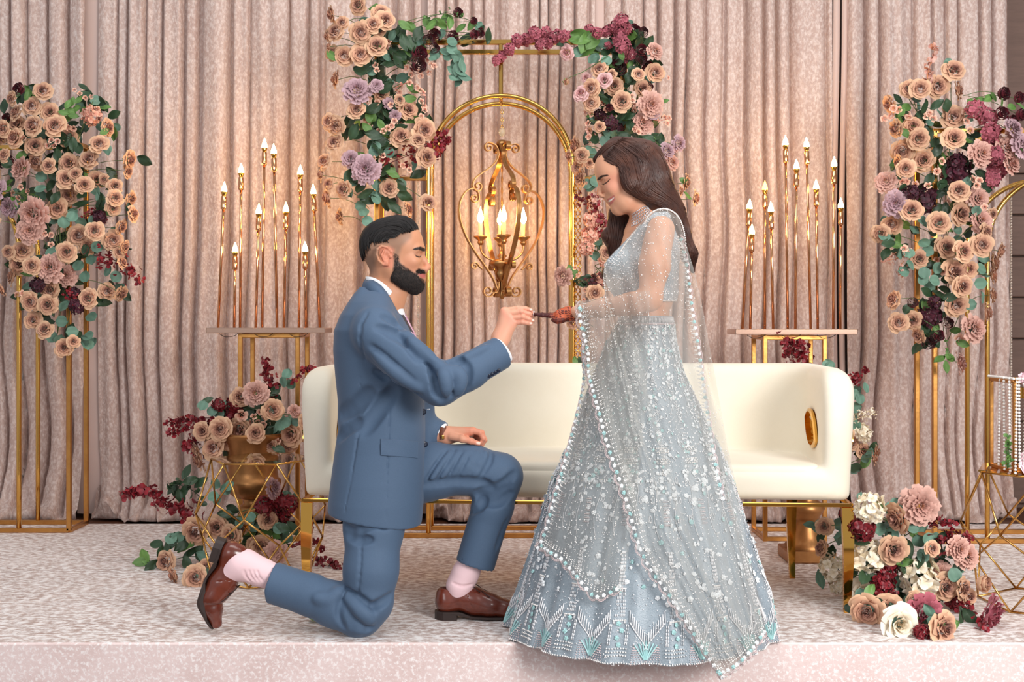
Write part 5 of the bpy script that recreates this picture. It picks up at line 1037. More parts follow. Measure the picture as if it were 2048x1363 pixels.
# shoes in a local frame: x heel to toe, z up
LEATH = mat('brown polished leather', (112,48,30), .26, noise=(14, .6, (70,28,20)), coat=.5); SOLE = mat('dark shoe sole', (48,34,30), .5); LACE = mat('dark brown lace', (46,28,22), .7)
def make_shoe(xf0, label=None):
    def xf(V):
        V = np.array(V, float); V[:, 2] -= .018*sm(V[:, 0], .085, .15); return xf0(V)
    s = Sculpt((-.01, -.06, .0), (.35, .06, .15), .0026)
    s.cap((.042, 0, .05), (.038, 0, .078), .036, .030, k=.02, sy=.95).cap((.045, 0, .052), (.15, 0, .055), .037, .041, k=.03).cap((.10, 0, .085), (.15, 0, .083), .030, .030, k=.03)
    s.cap((.15, 0, .080), (.205, 0, .056), .030, .036, k=.03, sy=1.1).cap((.205, 0, .052), (.262, 0, .042), .036, .031, k=.03, sy=1.2).cap((.262, 0, .040), (.312, 0, .034), .028, .019, k=.02, sy=1.3)
    s.ell((.060, 0, .128), (.056, .027, .046), k=.008, op='sub').cap((.10, 0, .13), (.13, 0, .125), .018, .012, k=.008, op='sub').plane((0, 0, -1), (0, 0, .016), .004)
    s.cap((.262, -.05, .075), (.262, .05, .075), .0022, k=.003, op='sub') if 0 else None
    for sy in (-1, 1): s.cap((.215, .040*sy, .045), (.235, .0, .0865), .0014, k=.002, op='sub').cap((.14, .044*sy, .05), (.115, .032*sy, .11), .0012, k=.002, op='sub').cap((.265, .046*sy, .03), (.272, 0, .078), .0014, k=.002, op='sub')
    V, F = s.mesh(1); t = MB(); t.add(xf(V), F); sh = t.build('shoe', LEATH, man)
    def out(n=40):
        x = np.concatenate([np.linspace(0, 1, n), np.linspace(1, 0, n)[1:-1]]); sg = np.concatenate([np.ones(n), -np.ones(n-2)])
        w_ = np.interp(x, [0, .03, .1, .25, .42, .62, .78, .9, .97, 1], [0, .022, .036, .037, .034, .044, .042, .031, .017, 0]); return x*.328-.001, w_*sg
    ox, oy = out(); n = len(ox); V = []; F = []
    for z in (.011, .0185):
        V += [(a*1.0, b*1.06, z) for a, b in zip(ox, oy)]
    V = np.array(V); F = [tuple(range(n))[::-1], tuple(range(n, 2*n))]+[(i, (i+1) % n, n+(i+1) % n, n+i) for i in range(n)]
    MB().add(xf(V), F).build('shoe_sole', SOLE, sh, smooth=False)
    hm = ox < .085; hx, hy = ox[hm], oy[hm]; order = np.argsort(np.arctan2(hy, hx-.04)); hx, hy = hx[order], hy[order]; n = len(hx); V = np.array([(a, b, z) for z in (-.0125, .0115) for a, b in zip(hx, hy)])
    MB().add(xf(V), [tuple(range(n))[::-1], tuple(range(n, 2*n))]+[(i, (i+1) % n, n+(i+1) % n, n+i) for i in range(n)]).build('shoe_heel', SOLE, sh, smooth=False)
    m = MB()
    for i in range(5):
        x = .150+i*.014; z = .1135-i*.0075; pts = spline([(x, -.024, z-.010), (x+.004, -.010, z-.0005), (x+.006, 0, z+.001), (x+.004, .010, z-.0005), (x, .024, z-.010)], 12); m.add(*tube(xf(pts), .0019, 6))
    for sy in (-1, 1):
        m.add(*tube(xf(spline([(.15, 0, .116), (.142, -.012*sy, .124), (.15, -.032*sy, .122), (.168, -.036*sy, .110), (.165, -.018*sy, .108), (.152, 0, .116)], 20)), .0017, 6)); m.add(*tube(xf(spline([(.15, 0, .116), (.168, .014*sy, .112), (.19, .03*sy, .10), (.205, .036*sy, .09)], 12)), .0016, 6))
    m.build('laces', LACE, sh)
def xf_far(V):
    V = np.asarray(V, float); O = P(870, 1231, 4.4); return np.stack([O[0]+V[:, 0]*.97, O[1]+V[:, 1], V[:, 2]+.0125+0*V[:, 0]], 1)
make_shoe(xf_far)
def xf_near(V):
    V = np.asarray(V, float).copy(); xb = .222; a_ = math.radians(40); m_ = V[:, 0] > xb-.03; f = sm(V[:, 0], xb-.03, xb+.04)*a_
    dx = V[:, 0]-xb; dz = V[:, 2]-.01; nx = np.where(dx > 0, xb+dx*np.cos(f)-dz*np.sin(f), V[:, 0]-dz*np.sin(f)*.6); nzz = np.where(dx > 0, .01+dz*np.cos(f)+dx*np.sin(f), V[:, 2])
    V[:, 0], V[:, 2] = nx, nzz; L = np.array((-.300, .0, -.954)); U = np.array((.954, 0, -.300)); O = P(443, 1074, 4.2); U0 = U*-.0
    return O+V[:, :1]*L+V[:, 1:2]*np.array((0, 1., 0))+(V[:, 2:3]-.0)*U
make_shoe(xf_near)
# ================================================================== the standing woman
DW = 4.25
woman = empty('person', (P(1283, 1250, DW)[0], DW, 0), 'smiling woman with long brown waves in a silver blue beaded gown and sheer veil', 'person')
def W(x, y, l=0.): return P(1170+x/6.813, 270+y/6.813, DW)+np.array((0, l, 0))
fw = np.array((-.884, 0, -.467)); upv = np.array((-.467, 0, .884)); RW = np.array([fw, (0, 1, 0), upv])
ws = Sculpt(W(80, 1560)-np.array((.0, .12, 0)), W(1180, 120)+np.array((.0, .12, 0)), .0017)
ws.ell(W(490, 408), (.090, .073, .087), k=.01, R=RW).ell(W(372, 552), (.050, .058, .06), k=.03, R=RW).ell(W(462, 780), (.046, .049, .070), k=.03, R=RW)
for s_ in (-1, 1):
    ws.cap(W(640, 790, .044*s_), W(560, 940, .032*s_), .020, .020, k=.03).cap(W(560, 940, .032*s_), W(455, 1000, .011*s_), .019, .0155, k=.03)
    ws.ell(W(375, 740, .036*s_), (.022, .019, .020), k=.02, R=RW).ell(W(222, 640, .029*s_), (.0085, .013, .0065), k=.012, op='sub', R=RW)
    ws.ell(W(278, 640, .0295*s_), (.0118, .0130, .0118), k=.005).ell(W(238, 828, .0095*s_), (.0075, .0052, .0058), k=.005)
    ws.cap(W(302, 880, 0), W(398, 822, .023*s_), .0046, .003, k=.005).cap(W(338, 932, 0), W(402, 860, .022*s_), .0052, .003, k=.005)
    ws.cap(W(398, 782, .031*s_), W(432, 850, .032*s_), .0022, k=.006, op='sub').cap(W(432, 850, .032*s_), W(425, 935, .027*s_), .0022, .0012, k=.006, op='sub')
    ws.cap(W(236, 674, .026*s_), W(290, 640, .036*s_), .0009, k=.0012, op='sub').cap(W(290, 640, .036*s_), W(334, 600, .041*s_), .0009, k=.0012, op='sub')
ws.cap(W(214, 620), W(212, 720), .0066, .0070, k=.012).cap(W(212, 720), W(205, 806), .0070, .0082, k=.008).ell(W(240, 842), (.011, .006, .004), k=.006)
ws.ell(W(447, 1000), (.0165, .019, .0165), k=.02).ell(W(345, 855), (.014, .022, .013), k=.02)
for s_ in (-1, 1): ws.cap(W(322, 908, 0), W(398, 846, .0215*s_), .0034, .002, k=.002, op='sub')
for s_ in (-1, 1): ws.cap(W(345, 905, 0), W(404, 850, .019*s_), .0056, .003, k=.001)
ws.cap(W(740, 850), W(850, 1250), .043, .047, k=.03).cap(W(850, 1250), W(880, 1600), .05, .07, k=.03, sy=1.3).cap(W(690, 1350), W(690, 1600), .04, .06, k=.04, sy=1.4)
V, F = ws.mesh(1); X_, Y_ = pix(V); cx_, cy_ = (X_-1170)*6.813, (Y_-270)*6.813; C = base_col(len(V), (220,162,130))
C = blend(C, .3*cm([(320,560),(460,520),(480,700),(400,760),(300,730)], 90), (232,138,124)); C = blend(C, .4*cm([(560,900),(700,900),(900,1300),(640,1300),(600,1060)], 60), (200,132,104))  # neck darkened below the jaw, its shadow painted into the skin
C = blend(C, cm([(160,612),(185,575),(230,548),(300,538),(325,547),(300,556),(240,570),(205,606),(185,614)], 7), (52,34,28))
C = blend(C, .4*cm([(240,640),(268,604),(330,576),(340,600),(290,636),(250,658)], 12), (176,112,80)); C = blend(C, cm([(232,668),(262,660),(300,634),(338,596),(345,596),(318,634),(285,660),(250,680)], 5), (22,14,14))
C = blend(C, cm([(296,876),(330,858),(398,815),(404,835),(350,874),(312,896)], 5), (200,118,108)); C = blend(C, cm([(325,918),(350,912),(402,850),(408,866),(380,920),(348,952),(330,940)], 5), (204,118,110))
C = blend(C, cm([(318,895),(350,877),(394,848),(390,860),(368,881),(342,903),(328,909)], 3), (250,246,240)); C = blend(C, .8*cm([(236,850),(256,842),(258,852),(246,857)], 3), (120,66,52))
wheadVF = (V, F, C)
# left hand with henna, held out flat
hw_ = Sculpt(R4(990, 520, 0)-(.005, .065, .005), R4(2050, 180, 0)+(0, .05, .01), .0016)
hw_.cap(R4(1500, 375, -.02), R4(1500, 375, .018), .0135, k=.01).cap(R4(1620, 355, -.012), R4(1980, 340, -.03), .023, .027, k=.02).cap(R4(1440, 365, -.024), R4(1640, 350, -.014), .012, .018, k=.02).cap(R4(1440, 365, .022), R4(1640, 350, .0), .012, .018, k=.02)
for z_, tip, dy in ((-.026, 1075, 6), (-.009, 1012, -4), (.008, 1030, 0), (.024, 1110, 8)):
    digit(hw_, R4, [(1440,366+dy,z_*.9,9),(1300,374+dy,z_,7.8),(1160,366+dy,z_,7),(tip,360+dy,z_*.95,5.6)], k=.002)
digit(hw_, R4, [(1640,410,-.03,14),(1520,455,-.040,10.5),(1440,476,-.042,9),(1365,462,-.038,7.5)], k=.01)
V, F = hw_.mesh(1); X_, Y_ = pix(V); cx_, cy_ = (X_-960)*9.309, (Y_-590)*9.309; C = base_col(len(V), (196,92,56))
pat = np.sin(cx_*.055+2.2*np.sin(cy_*.06+V[:, 1]*120))*np.sin(cy_*.085+1.7*np.sin(cx_*.04)); C = blend(C, .92*sm(pat, .0, .25), (76,26,24)); C = blend(C, .93*(1-sm(cx_, 1230, 1480)), (62,24,28)); C = blend(C, .8*cm([(1330,440),(1500,430),(1640,440),(1640,500),(1330,520)], 30), (66,24,24))
whandVF = (V, F, C)
# torso, arms, legs
tabw = []
for y, xl, xr, ry in ((700,1236,1352,.155),(640,1240,1342,.135),(620,1242,1343,.128),(605,1240,1350,.130),(590,1230,1355,.136),(565,1216,1355,.142),(535,1216,1356,.148),(510,1238,1358,.150),(480,1256,1356,.150),(455,1272,1346,.12),(440,1280,1336,.07)):
    z = P(0, y, DW)[2]; a, b = P(xl, y, DW)[0], P(xr, y, DW)[0]; tabw.append((z, (a+b)/2, DW+.02, (b-a)/2, ry))
wb_ = Sculpt((P(1140, 0, 4.1)[0], 4.0, -.01), (P(1380, 0, DW)[0], 4.5, P(0, 430, DW)[2]), .0045)
wb_.sections(tabw, k=0, off=-.006, z0=P(0, 690, DW)[2])
wb_.chain([(*Q(1322,458,4.115),.046),(*Q(1310,530,4.09),.046),(*Q(1300,596,4.08),.040)], k=.035).chain([(*Q(1300,598,4.08),.040),(*Q(1262,608,4.09),.038),(*Q(1205,616,4.12),.031),(*Q(1155,624,4.17),.025)], k=.015)
wb_.chain([(*Q(1322,462,4.4),.048),(*Q(1330,560,4.43),.04),(*Q(1290,640,4.42),.03),(*Q(1250,700,4.4),.025)], k=.03)
for d_ in (4.16, 4.34): wb_.chain([(*Q(1290,690,DW+.6*(d_-DW)),.09),(*Q(1285,950,d_),.05),(*Q(1300,1215,d_),.035),(*Q(1230,1238,d_),.028)], k=.02)
V, F = wb_.mesh(1); mb = MB()
for V_, F_, C_ in (wheadVF, whandVF, (V, F, base_col(len(V), (226,168,136)))): mb.add(V_, F_, c=C_)
mb.build('body', SKIN, woman)
m = MB()
for s_ in (-1, 1):   # lashes
    for i in range(16):
        f = i/15; a = W(240+94*f, 672-70*f, s_*(.027+.014*f)); b = a+np.array((-.006+.004*f, .004*s_, -.0035+.002*f)); m.add(*tube([a, (a+b)/2+(0, 0, -.0008), b], [.0007, .0005, .0002], 4))
m.build('eyelashes', mat('black lash', (18,12,12), .6), woman)
# --- hair
HAIRW = mat('dark brown hair', (62,35,27), .42, spec=.4, noise=(22, .6, (98,58,42)), bump=(90, .25, .002), aniso=.4)
hw = Sculpt((P(1180, 0, DW)[0]-.02, 4.07, P(0, 590, DW)[2]), (P(1408, 0, DW)[0], 4.46, P(0, 268, DW)[2]), .003)
hw.ell(W(540, 405), (.098, .083, .098), k=.01, R=RW)
def fcut(X, D):
    x, y, z = X; px_ = 1024+x/DW*FP; py_ = HY-(z-CH)/DW*FP; cx0, cy0 = (px_-1170)*6.813+0*z, (py_-270)*6.813+0*x
    cx0, cy0 = np.broadcast_arrays(cx0, cy0); sd = polysd(cx0.ravel(), cy0.ravel(), [(-600,340),(150,350),(240,372),(350,440),(452,482),(462,600),(495,700),(555,790),(640,838),(770,860),(770,1900),(-600,1900)]).reshape(cx0.shape)*.0002565
    return sm_max(D, -sd, .008)
hw.func(fcut)
hw.cap(W(150, 330, .01), W(420, 100, .01), .012, .02, k=.02)
hw.chain([(*W(600,560,-.066),.030),(*W(640,700,-.066),.030),(*W(780,780,-.06),.036)], k=.03).chain([(*W(600,560,.066),.03),(*W(640,700,.066),.03),(*W(600,900,.07),.032)], k=.03)
hw.chain([(*Q(1288,320,DW),.070),(*Q(1302,360,DW),.066),(*Q(1318,395,DW),.058),(*Q(1342,425,DW+.01),.045),(*Q(1358,468,DW+.02),.036),(*Q(1378,508,DW+.02),.026),(*Q(1386,542,DW+.02),.008)], k=.03, sy=1.3)
hw.chain([(*Q(1258,400,4.33),.03),(*Q(1240,430,4.35),.036),(*Q(1236,475,4.36),.042),(*Q(1243,510,4.36),.034),(*Q(1222,548,4.35),.028),(*Q(1226,578,4.34),.014)], k=.03)
hw.cap(Q(1212, 470, 4.34), Q(1240, 500, 4.34), .016, k=.03)
V, F = hw.mesh(2); mh = MB().add(V, F); rg = np.random.default_rng(21)
def locks(guides, n, r=.0028, off=.002, wave=3.0, np_=34):
    Gs = np.array([spline(g, np_) for g in guides])
    for i in range(n):
        s_ = rg.uniform(0, len(guides)-1); k = min(int(s_), len(guides)-2); f = s_-k; c = Gs[k]*(1-f)+Gs[k+1]*f; ph = rg.uniform(0, 6); t = np.linspace(0, 1, np_)
        st = int(rg.uniform(0, .25)*np_) if rg.random() < .6 else 0; en = int(np_*(1-rg.uniform(0, .12)))
        c = c+np.stack([np.sin(t*9+ph*.3), np.cos(t*8+ph*.3)], 1)*wave*t[:, None]*.5+rg.normal(size=2)*1.2; pts = []
        for x, y in c[st:en]:
            p = hw.hit(x, y, off=off)
            if p is None: continue
            if pts and np.linalg.norm(p-pts[-1]) > .035: break
            pts.append(p)
        if len(pts) < 6: continue
        pts = np.array(pts)
        for _ in range(2): pts[1:-1] = (pts[:-2]+2*pts[1:-1]+pts[2:])/4
        n_ = len(pts); mh.add(*tube(pts, [r*rg.uniform(.8, 1.2)*math.sin(PI*(.1+.85*j/(n_-1))) for j in range(n_)], 6, flat=.7))
near = [[(1206,322),(1222,330),(1237,343),(1240,362),(1250,380),(1264,391),(1290,396)],
        [(1212,312),(1238,325),(1247,350),(1256,380),(1280,398),(1310,400),(1340,415),(1352,440)],
        [(1222,298),(1250,315),(1262,350),(1272,385),(1296,400),(1325,408),(1348,425),(1360,462),(1378,500),(1385,540)],
        [(1236,283),(1268,303),(1282,345),(1290,378),(1315,392),(1345,408),(1365,440),(1372,480),(1388,515),(1388,540)],
        [(1242,279),(1290,292),(1312,332),(1318,362),(1342,385),(1364,410),(1378,448),(1384,480),(1398,510),(1391,535)],
        [(1246,276),(1300,286),(1330,322),(1338,354),(1358,384),(1371,412),(1384,452),(1388,480),(1400,508),(1396,525)]]
locks(near, 330)
locks([[(1236,283),(1212,298),(1194,318),(1188,338)], [(1238,278),(1206,292),(1187,318),(1187,342)]], 46, .0022, .0015, .6, 16)
locks([[(1216,420),(1208,450),(1214,480),(1206,500),(1222,530),(1210,560),(1216,580)], [(1240,430),(1238,470),(1234,500),(1244,530),(1228,555),(1226,580)], [(1260,440),(1256,480),(1252,520),(1240,550)]], 90, .0028, .002, 4)
locks([[(1236,283),(1280,320),(1275,360),(1262,385)], [(1250,290),(1300,330),(1300,370),(1280,395)]], 50, .0024, .003, 2)
mh.build('hair', HAIRW, woman)
# --- blouse
SILV = mat('silver beaded net', (172,184,192), .42, noise=(90, .5, (206,216,222)), noise2=(24, .35, (140,154,166)), bump=(420, 1., .003), metal=.15, sheen=.2)
bl = Sculpt((P(1195, 0, DW)[0], 4.04, P(0, 606, DW)[2]), (P(1368, 0, DW)[0], 4.46, P(0, 415, DW)[2]), .0035)
bl.sections(tabw, k=0, off=.004, z0=P(0, 602, DW)[2])
for d_ in (4.17, 4.35): bl.ell(Q(1248, 534, d_), (.068, .062, .058), k=.03)
bl.cap(Q(1300, 436, DW-.115), Q(1330, 434, DW-.12), .020, k=.02).cap(Q(1285, 455, DW-.10), Q(1240, 510, DW-.07), .03, .04, k=.02)
def neckline(X, D):
    x, y, z = X; px_ = 1024+x/DW*FP; py_ = HY-(z-CH)/DW*FP; lx = 1296-(py_-428)*.80   # skin above and in front of this slanting line near the throat
    inn = np.maximum((px_*0+py_)-(428+(1300-px_)*1.0), -1e9)/572.; return sm_max(D, -inn-.0, .004)
bl.func(lambda X, D: sm_max(D, (428+(1302-(1024+X[0]/DW*FP))*1.02-(HY-(X[2]-CH)/DW*FP))/572.*.7+0*X[1], .004))
V, F = bl.mesh(2); blo = MB().add(V, F).build('blouse', SILV, woman)
BEAD = mat('silver white bead', (250,250,252), .2, .1, coat=.5); TEAL = mat('teal sequin', (172,214,214), .3, .1); SEQ = mat('white sequin flower', (244,248,250), .35, sheen=.3); PINKP = mat('blush pearl', (228,206,206), .2, coat=.5)
def on(sc, x, y, off=.0015): return sc.hit(x, y, off=off)
pts = [];
for i in range(1500):
    x, y = rg.uniform(1208, 1362), rg.uniform(425, 602); p = on(bl, x, y)
    if p is not None: pts.append(p)
tiny(pts, rg.uniform(.0012, .0026, len(pts))).build('bead_embroidery', BEAD, blo, kind='stuff')
nl = spline([(1238,506),(1252,486),(1268,465),(1284,446),(1298,431)], 44); pts = [on(bl, x+dx, y+dy, .002) for x, y in nl for dx, dy in ((0, 0),)]; pts = [p for p in pts if p is not None]
for x, y in spline([(1211,528),(1207,540),(1209,556),(1213,570)], 16): p = on(bl, x+2, y, .003); pts += [p] if p is not None else []
for x in np.arange(1318, 1358, 2.6): p = on(bl, x, 601, .003); pts += [p] if p is not None else []
tiny(pts, .0027).build('edge_pearls', PEARL, blo, kind='stuff')
# --- choker
SIL = mat('silver jewellery', (226,228,232), .15, 1)
m = MB(); top = spline([(640,1082),(715,1030),(800,976),(860,985)], 17); bot = spline([(636,1240),(720,1200),(805,1130),(890,1045)], 17); rows = []
for k in range(5):
    row = []
    for a, b in zip(top, bot):
        q = a+(b-a)*k/4; p = ws.hit(1170+q[0]/6.813, 270+q[1]/6.813, off=.002); row.append(p if p is not None else W(*q, -.03))
    rows.append(np.array(row))
full = []
for row in rows:
    far = row.copy(); far[:, 1] = 2*DW-far[:, 1]; full.append(np.vstack([row[::-1], far]))
for r_ in full: m.add(*tube(r_, .0011, 5)); tiny(r_, .0021, m)
for j in range(0, len(full[0]), 2): m.add(*tube(np.array([r_[j] for r_ in full]), .0012, 5))
m.build('choker', SIL, woman, kind='stuff')
m = MB(); tiny([W(722, 670+i*9, -.083) for i in range(8)], .0024, m); m.build('earring', SIL, woman)
# --- skirt
ctab = np.array([(632,1239,1343,.137),(645,1236,1346,.14),(680,1216,1350,.165),(740,1192,1364,.20),(800,1168,1392,.24),(860,1147,1420,.28),(893,1136,1437,.30),(970,1101,1466,.345),(1082,1070,1502,.395),(1182,1037,1535,.44),(1235,1020,1544,.462),(1254,1014,1549,.47)], float)
zt_ = CH-(ctab[:, 0]-HY)/FP*DW; cxt = ((ctab[:, 1]+ctab[:, 2])/2-1024)/FP*DW; rxt = (ctab[:, 2]-ctab[:, 1])/2/FP*DW; ryt = ctab[:, 3]
def skirt(th, z, off=0.):
    th, z = np.broadcast_arrays(np.asarray(th, float), np.asarray(z, float)); f = lambda t: np.interp(-z, -zt_, t); t = np.clip((.98-z)/.98, 0, 1)
    fold = (.019*np.sin(th*13+1.2*np.sin(th*3))+.013*np.sin(th*29+1.)+.006*np.sin(th*47+2*t))*t**.8
    r = 1+fold; ed = 1+.018*t**6*np.sin(th*13+1)
    return np.stack([f(cxt)+(f(rxt)*r*ed+off)*np.cos(th), DW+(f(ryt)*r+off)*np.sin(th)*np.where(np.sin(th) > 0, .62, 1.), z+0*th], -1)
SKM = mat('silver blue satin net', (150,164,174), .36, noise=(7, .6, (112,122,132)), noise2=(240, .35, (196,204,210)), bump=(300, .5, .002), sheen=.25, spec=.5)
th = np.linspace(0, 2*PI, 300); zz = np.concatenate([np.linspace(zt_[0], .03, 60), [.018, .008, .004]]); G = np.array([skirt(th, z) for z in zz]); m = MB().add(*grid(G[:, ::-1]))
inn = np.array([skirt(th, z, -.012) for z in (.004, .06, .15)]); m.add(*grid(inn)); sk = m.build('skirt', SKM, woman)
FB = -PI/2  # facing the camera
def seqflower(mb, c, n, r, k=5):
    n = np.array(n)/np.linalg.norm(n); u = np.cross(n, (0, 0, 1.)); u /= np.linalg.norm(u)+1e-9; v = np.cross(n, u); a0 = rg.uniform(0, 6); V = [c+n*r*.35]
    for i in range(k*2):
        a = a0+i*PI/k; rr = r*(1 if i % 2 == 0 else .78); V.append(c+(u*math.cos(a)+v*math.sin(a))*rr+n*r*(.25 if i % 2 == 0 else 0))
    mb.add(V, [(0, 1+i, 1+(i+1) % (2*k)) for i in range(2*k)])
def snorm(a, z): 
    e = 1e-3; p = skirt(a, z); q = skirt(a+e, z)-p; w_ = skirt(a, z-e)-p; n = np.cross(w_, q); n = n/np.linalg.norm(n); return p, (n if n@np.array((math.cos(a), math.sin(a), 0)) > 0 else -n)
fl_, tl_, bg_ = MB(), MB(), MB(); prl = []; pk = []; bd_ = []
def seg(a0, z0, a1, z1, r=.0013, mb=None):
    p = [skirt(a0+(a1-a0)*f, z0+(z1-z0)*f, .003) for f in (0, .5, 1)]; (mb or bg_).add(*tube(p, r, 4))
NC = 16; colsA = [FB+(i-NC/2)*(2*PI/NC)+.12 for i in range(NC+1)]
lo_, hi_ = FB-1.9, FB+1.9
# scattered flowers and beads
for i in range(4200):
    a = rg.uniform(lo_, hi_); z = rg.uniform(.22, 1.065); t = (.98-z)/.98; dc = min(abs(a-c) for c in colsA)/(PI/NC)
    dens = (1.2-.9*dc if z > .52 else .28) if z > .47 else .16
    if rg.random() > dens: continue
    p, n = snorm(a, z); r = rg.uniform(.005, .010) if z < .6 else rg.uniform(.0035, .0075); f = rg.random()
    if z > .6 and f < .45:   # little leaf stitch pairs
        dz = rg.uniform(.006, .014); da = rg.uniform(-.02, .02)/max(.3, t); seg(a, z, a+da, z-dz, .0011)
    else: seqflower(tl_ if f > .86 else fl_, p+n*.003, n+rg.normal(size=3)*.25, r)
for i in range(4200):
    a = rg.uniform(lo_, hi_); z = 1.065-1.065*rg.random()**.85; bd_.append(skirt(a, z, .002))
for a in colsA:     # pearl rosettes in a ring below the hip, and the banded columns
    for z in (.62, .585, .655):
        for o_ in (-.05, .05, 0) if z != .585 else (0,):
            for k in range(6): prl.append(skirt(a+o_*1.1+.024*math.cos(k*PI/3), z+.0075*math.sin(k*PI/3), .004))
    for j in range(62):
        z = 1.055-.0085*j; w_ = .06-.0005*j
        for o_ in (-1, 0, 1): 
            if rg.random() < .75: seg(a+o_*w_*.5-.012, z, a+o_*w_*.5+.012, z-.004*rg.random(), .0011)
    for j in range(7): 
        z = .50-.012*j; seg(a-.026, z, a+.026, z, .0013)
        for o_ in np.linspace(-.026, .026, 6): pk.append(skirt(a+o_, z-.005, .003))
    for sg in (-1, 1):   # leafy vines
        base = a+sg*.1
        for j in range(6):
            z = .56-.03*j; aa = base+.02*math.sin(j*1.2); seg(aa, z, base+.02*math.sin((j+1)*1.2), z-.03, .0011)
            if j % 2 == 0:
                c1 = aa+sg*.035
                for k in range(8):
                    b1, b2 = k*PI/4, (k+1)*PI/4; seg(c1+.013*math.cos(b1), z+.012*math.sin(b1), c1+.013*math.cos(b2), z+.012*math.sin(b2), .0012)
W_ = 2*PI/NC
for a in colsA:     # the tall beaded border: towers, chevrons, fans
    for j in range(30):
        z = .03+.0105*j; hw0 = .052*(1-j/44) if z > .12 else .062
        if j < 3 or 9 < j < 11 or 18 < j < 20: 
            for o_ in np.linspace(-hw0, hw0, 8): prl.append(skirt(a+o_, z, .004))
        elif 3 <= j <= 9:
            for o_ in (-hw0, -hw0*.8, hw0*.8, hw0): seg(a+o_, z, a+o_, z+.009, .0017)
            if j % 2: p, n = snorm(a+rg.uniform(-.02, .02), z); seqflower(tl_, p+n*.003, n, .009)
        else:
            for o_ in np.linspace(-hw0*.8, hw0*.8, 6): 
                if rg.random() < .85: seg(a+o_, z, a+o_, z+.008, .0015)
    for sg in (-1, 1):
        for k in range(9):
            f = k/8; s0 = .07+f*(W_/2-.07); z = .165-.075*f; seg(a+sg*s0, z, a+sg*s0, z-.034, .0018, bg_)
        for k in range(10):
            f = k/9; seg(a+sg*(.07+f*(W_/2-.07)), .13-.075*f, a+sg*(.07+(f+.1)*(W_/2-.07)), .13-.075*(f+.1), .0022)
        for k in range(5):
            for j in range(9): f = j/8; pk.append(skirt(a+sg*(W_*.28+(.02+k*.022-.03)*f*1.2), .062-.056*f, .003))
    for k in range(7):
        o_ = (k-3)*.012; seg(a+W_/2+o_*.3, .018, a+W_/2+o_*2.2, .075-.004*abs(k-3), .0026, tl_)
for a in np.arange(lo_, hi_, .0165): prl.append(skirt(a, .008, .003))
for k in range(60): a = rg.uniform(lo_, hi_); p, n = snorm(a, rg.uniform(.17, .33)); seqflower(fl_, p+n*.004, n, rg.uniform(.008, .012))
fl_.build('sequin_flowers', SEQ, sk, kind='stuff', smooth=False); tl_.build('teal_sequins', TEAL, sk, kind='stuff', smooth=False); bg_.build('bugle_beads', BEAD, sk, kind='stuff')
tiny(prl, .0028).build('pearl_border', PEARL, sk, kind='stuff'); tiny(pk, .0019).build('blush_pearls', PINKP, sk, kind='stuff'); tiny(bd_, rg.uniform(.0012, .0024, len(bd_))).build('seed_beads', BEAD, sk, kind='stuff')
# waistband
m = MB()
for a in np.arange(-PI, PI, .05): m.add(*tube([skirt(a, zt_[0]-.002, .003), skirt(a, zt_[0]-.022, .003)], .0014, 4))
m.build('waistband_beads', BEAD, sk, kind='stuff')
tiny([skirt(a, zt_[0]-.027, .003) for a in np.arange(-PI, PI, .028)], .0022).build('waistband_pearls', PINKP, sk, kind='stuff')
# --- sheer veil: two cloths draped over arm and skirt, following a collider
co_ = Sculpt((P(1000, 0, 3.8)[0], 3.66, -.1), (P(1560, 0, 4.3)[0], 4.6, P(0, 405, DW)[2]), .011)
co_.sections(tabw, k=0, off=.008, z0=P(0, 690, DW)[2]).ell(Q(1248, 534, 4.17), (.068, .066, .06), k=.03).cap(Q(1300, 436, DW-.115), Q(1330, 434, DW-.12), .026, k=.03)
co_.sections([(z, c, DW, a, b) for z, c, a, b in zip(zt_, cxt, rxt+.012, ryt+.012)]+[(-.12, cxt[-1], DW, rxt[-1]+.02, ryt[-1]+.02)], k=.02, p=2.)
co_.chain([(*Q(1322,458,4.115),.056),(*Q(1312,530,4.085),.055),(*Q(1300,596,4.075),.05),(*Q(1205,615,4.12),.040),(*Q(1146,624,4.17),.034)], k=.04)
def coons(T, B, L, R, nu, nv):
    T, B, L, R = spline(T, nu), spline(B, nu), spline(L, nv), spline(R, nv); u = np.linspace(0, 1, nu)[None, :, None]; v = np.linspace(0, 1, nv)[:, None, None]
    return (1-v)*T[None]+v*B[None]+(1-u)*L[:, None]+u*R[:, None]-((1-u)*(1-v)*T[0]+u*(1-v)*T[-1]+(1-u)*v*B[0]+u*v*B[-1])
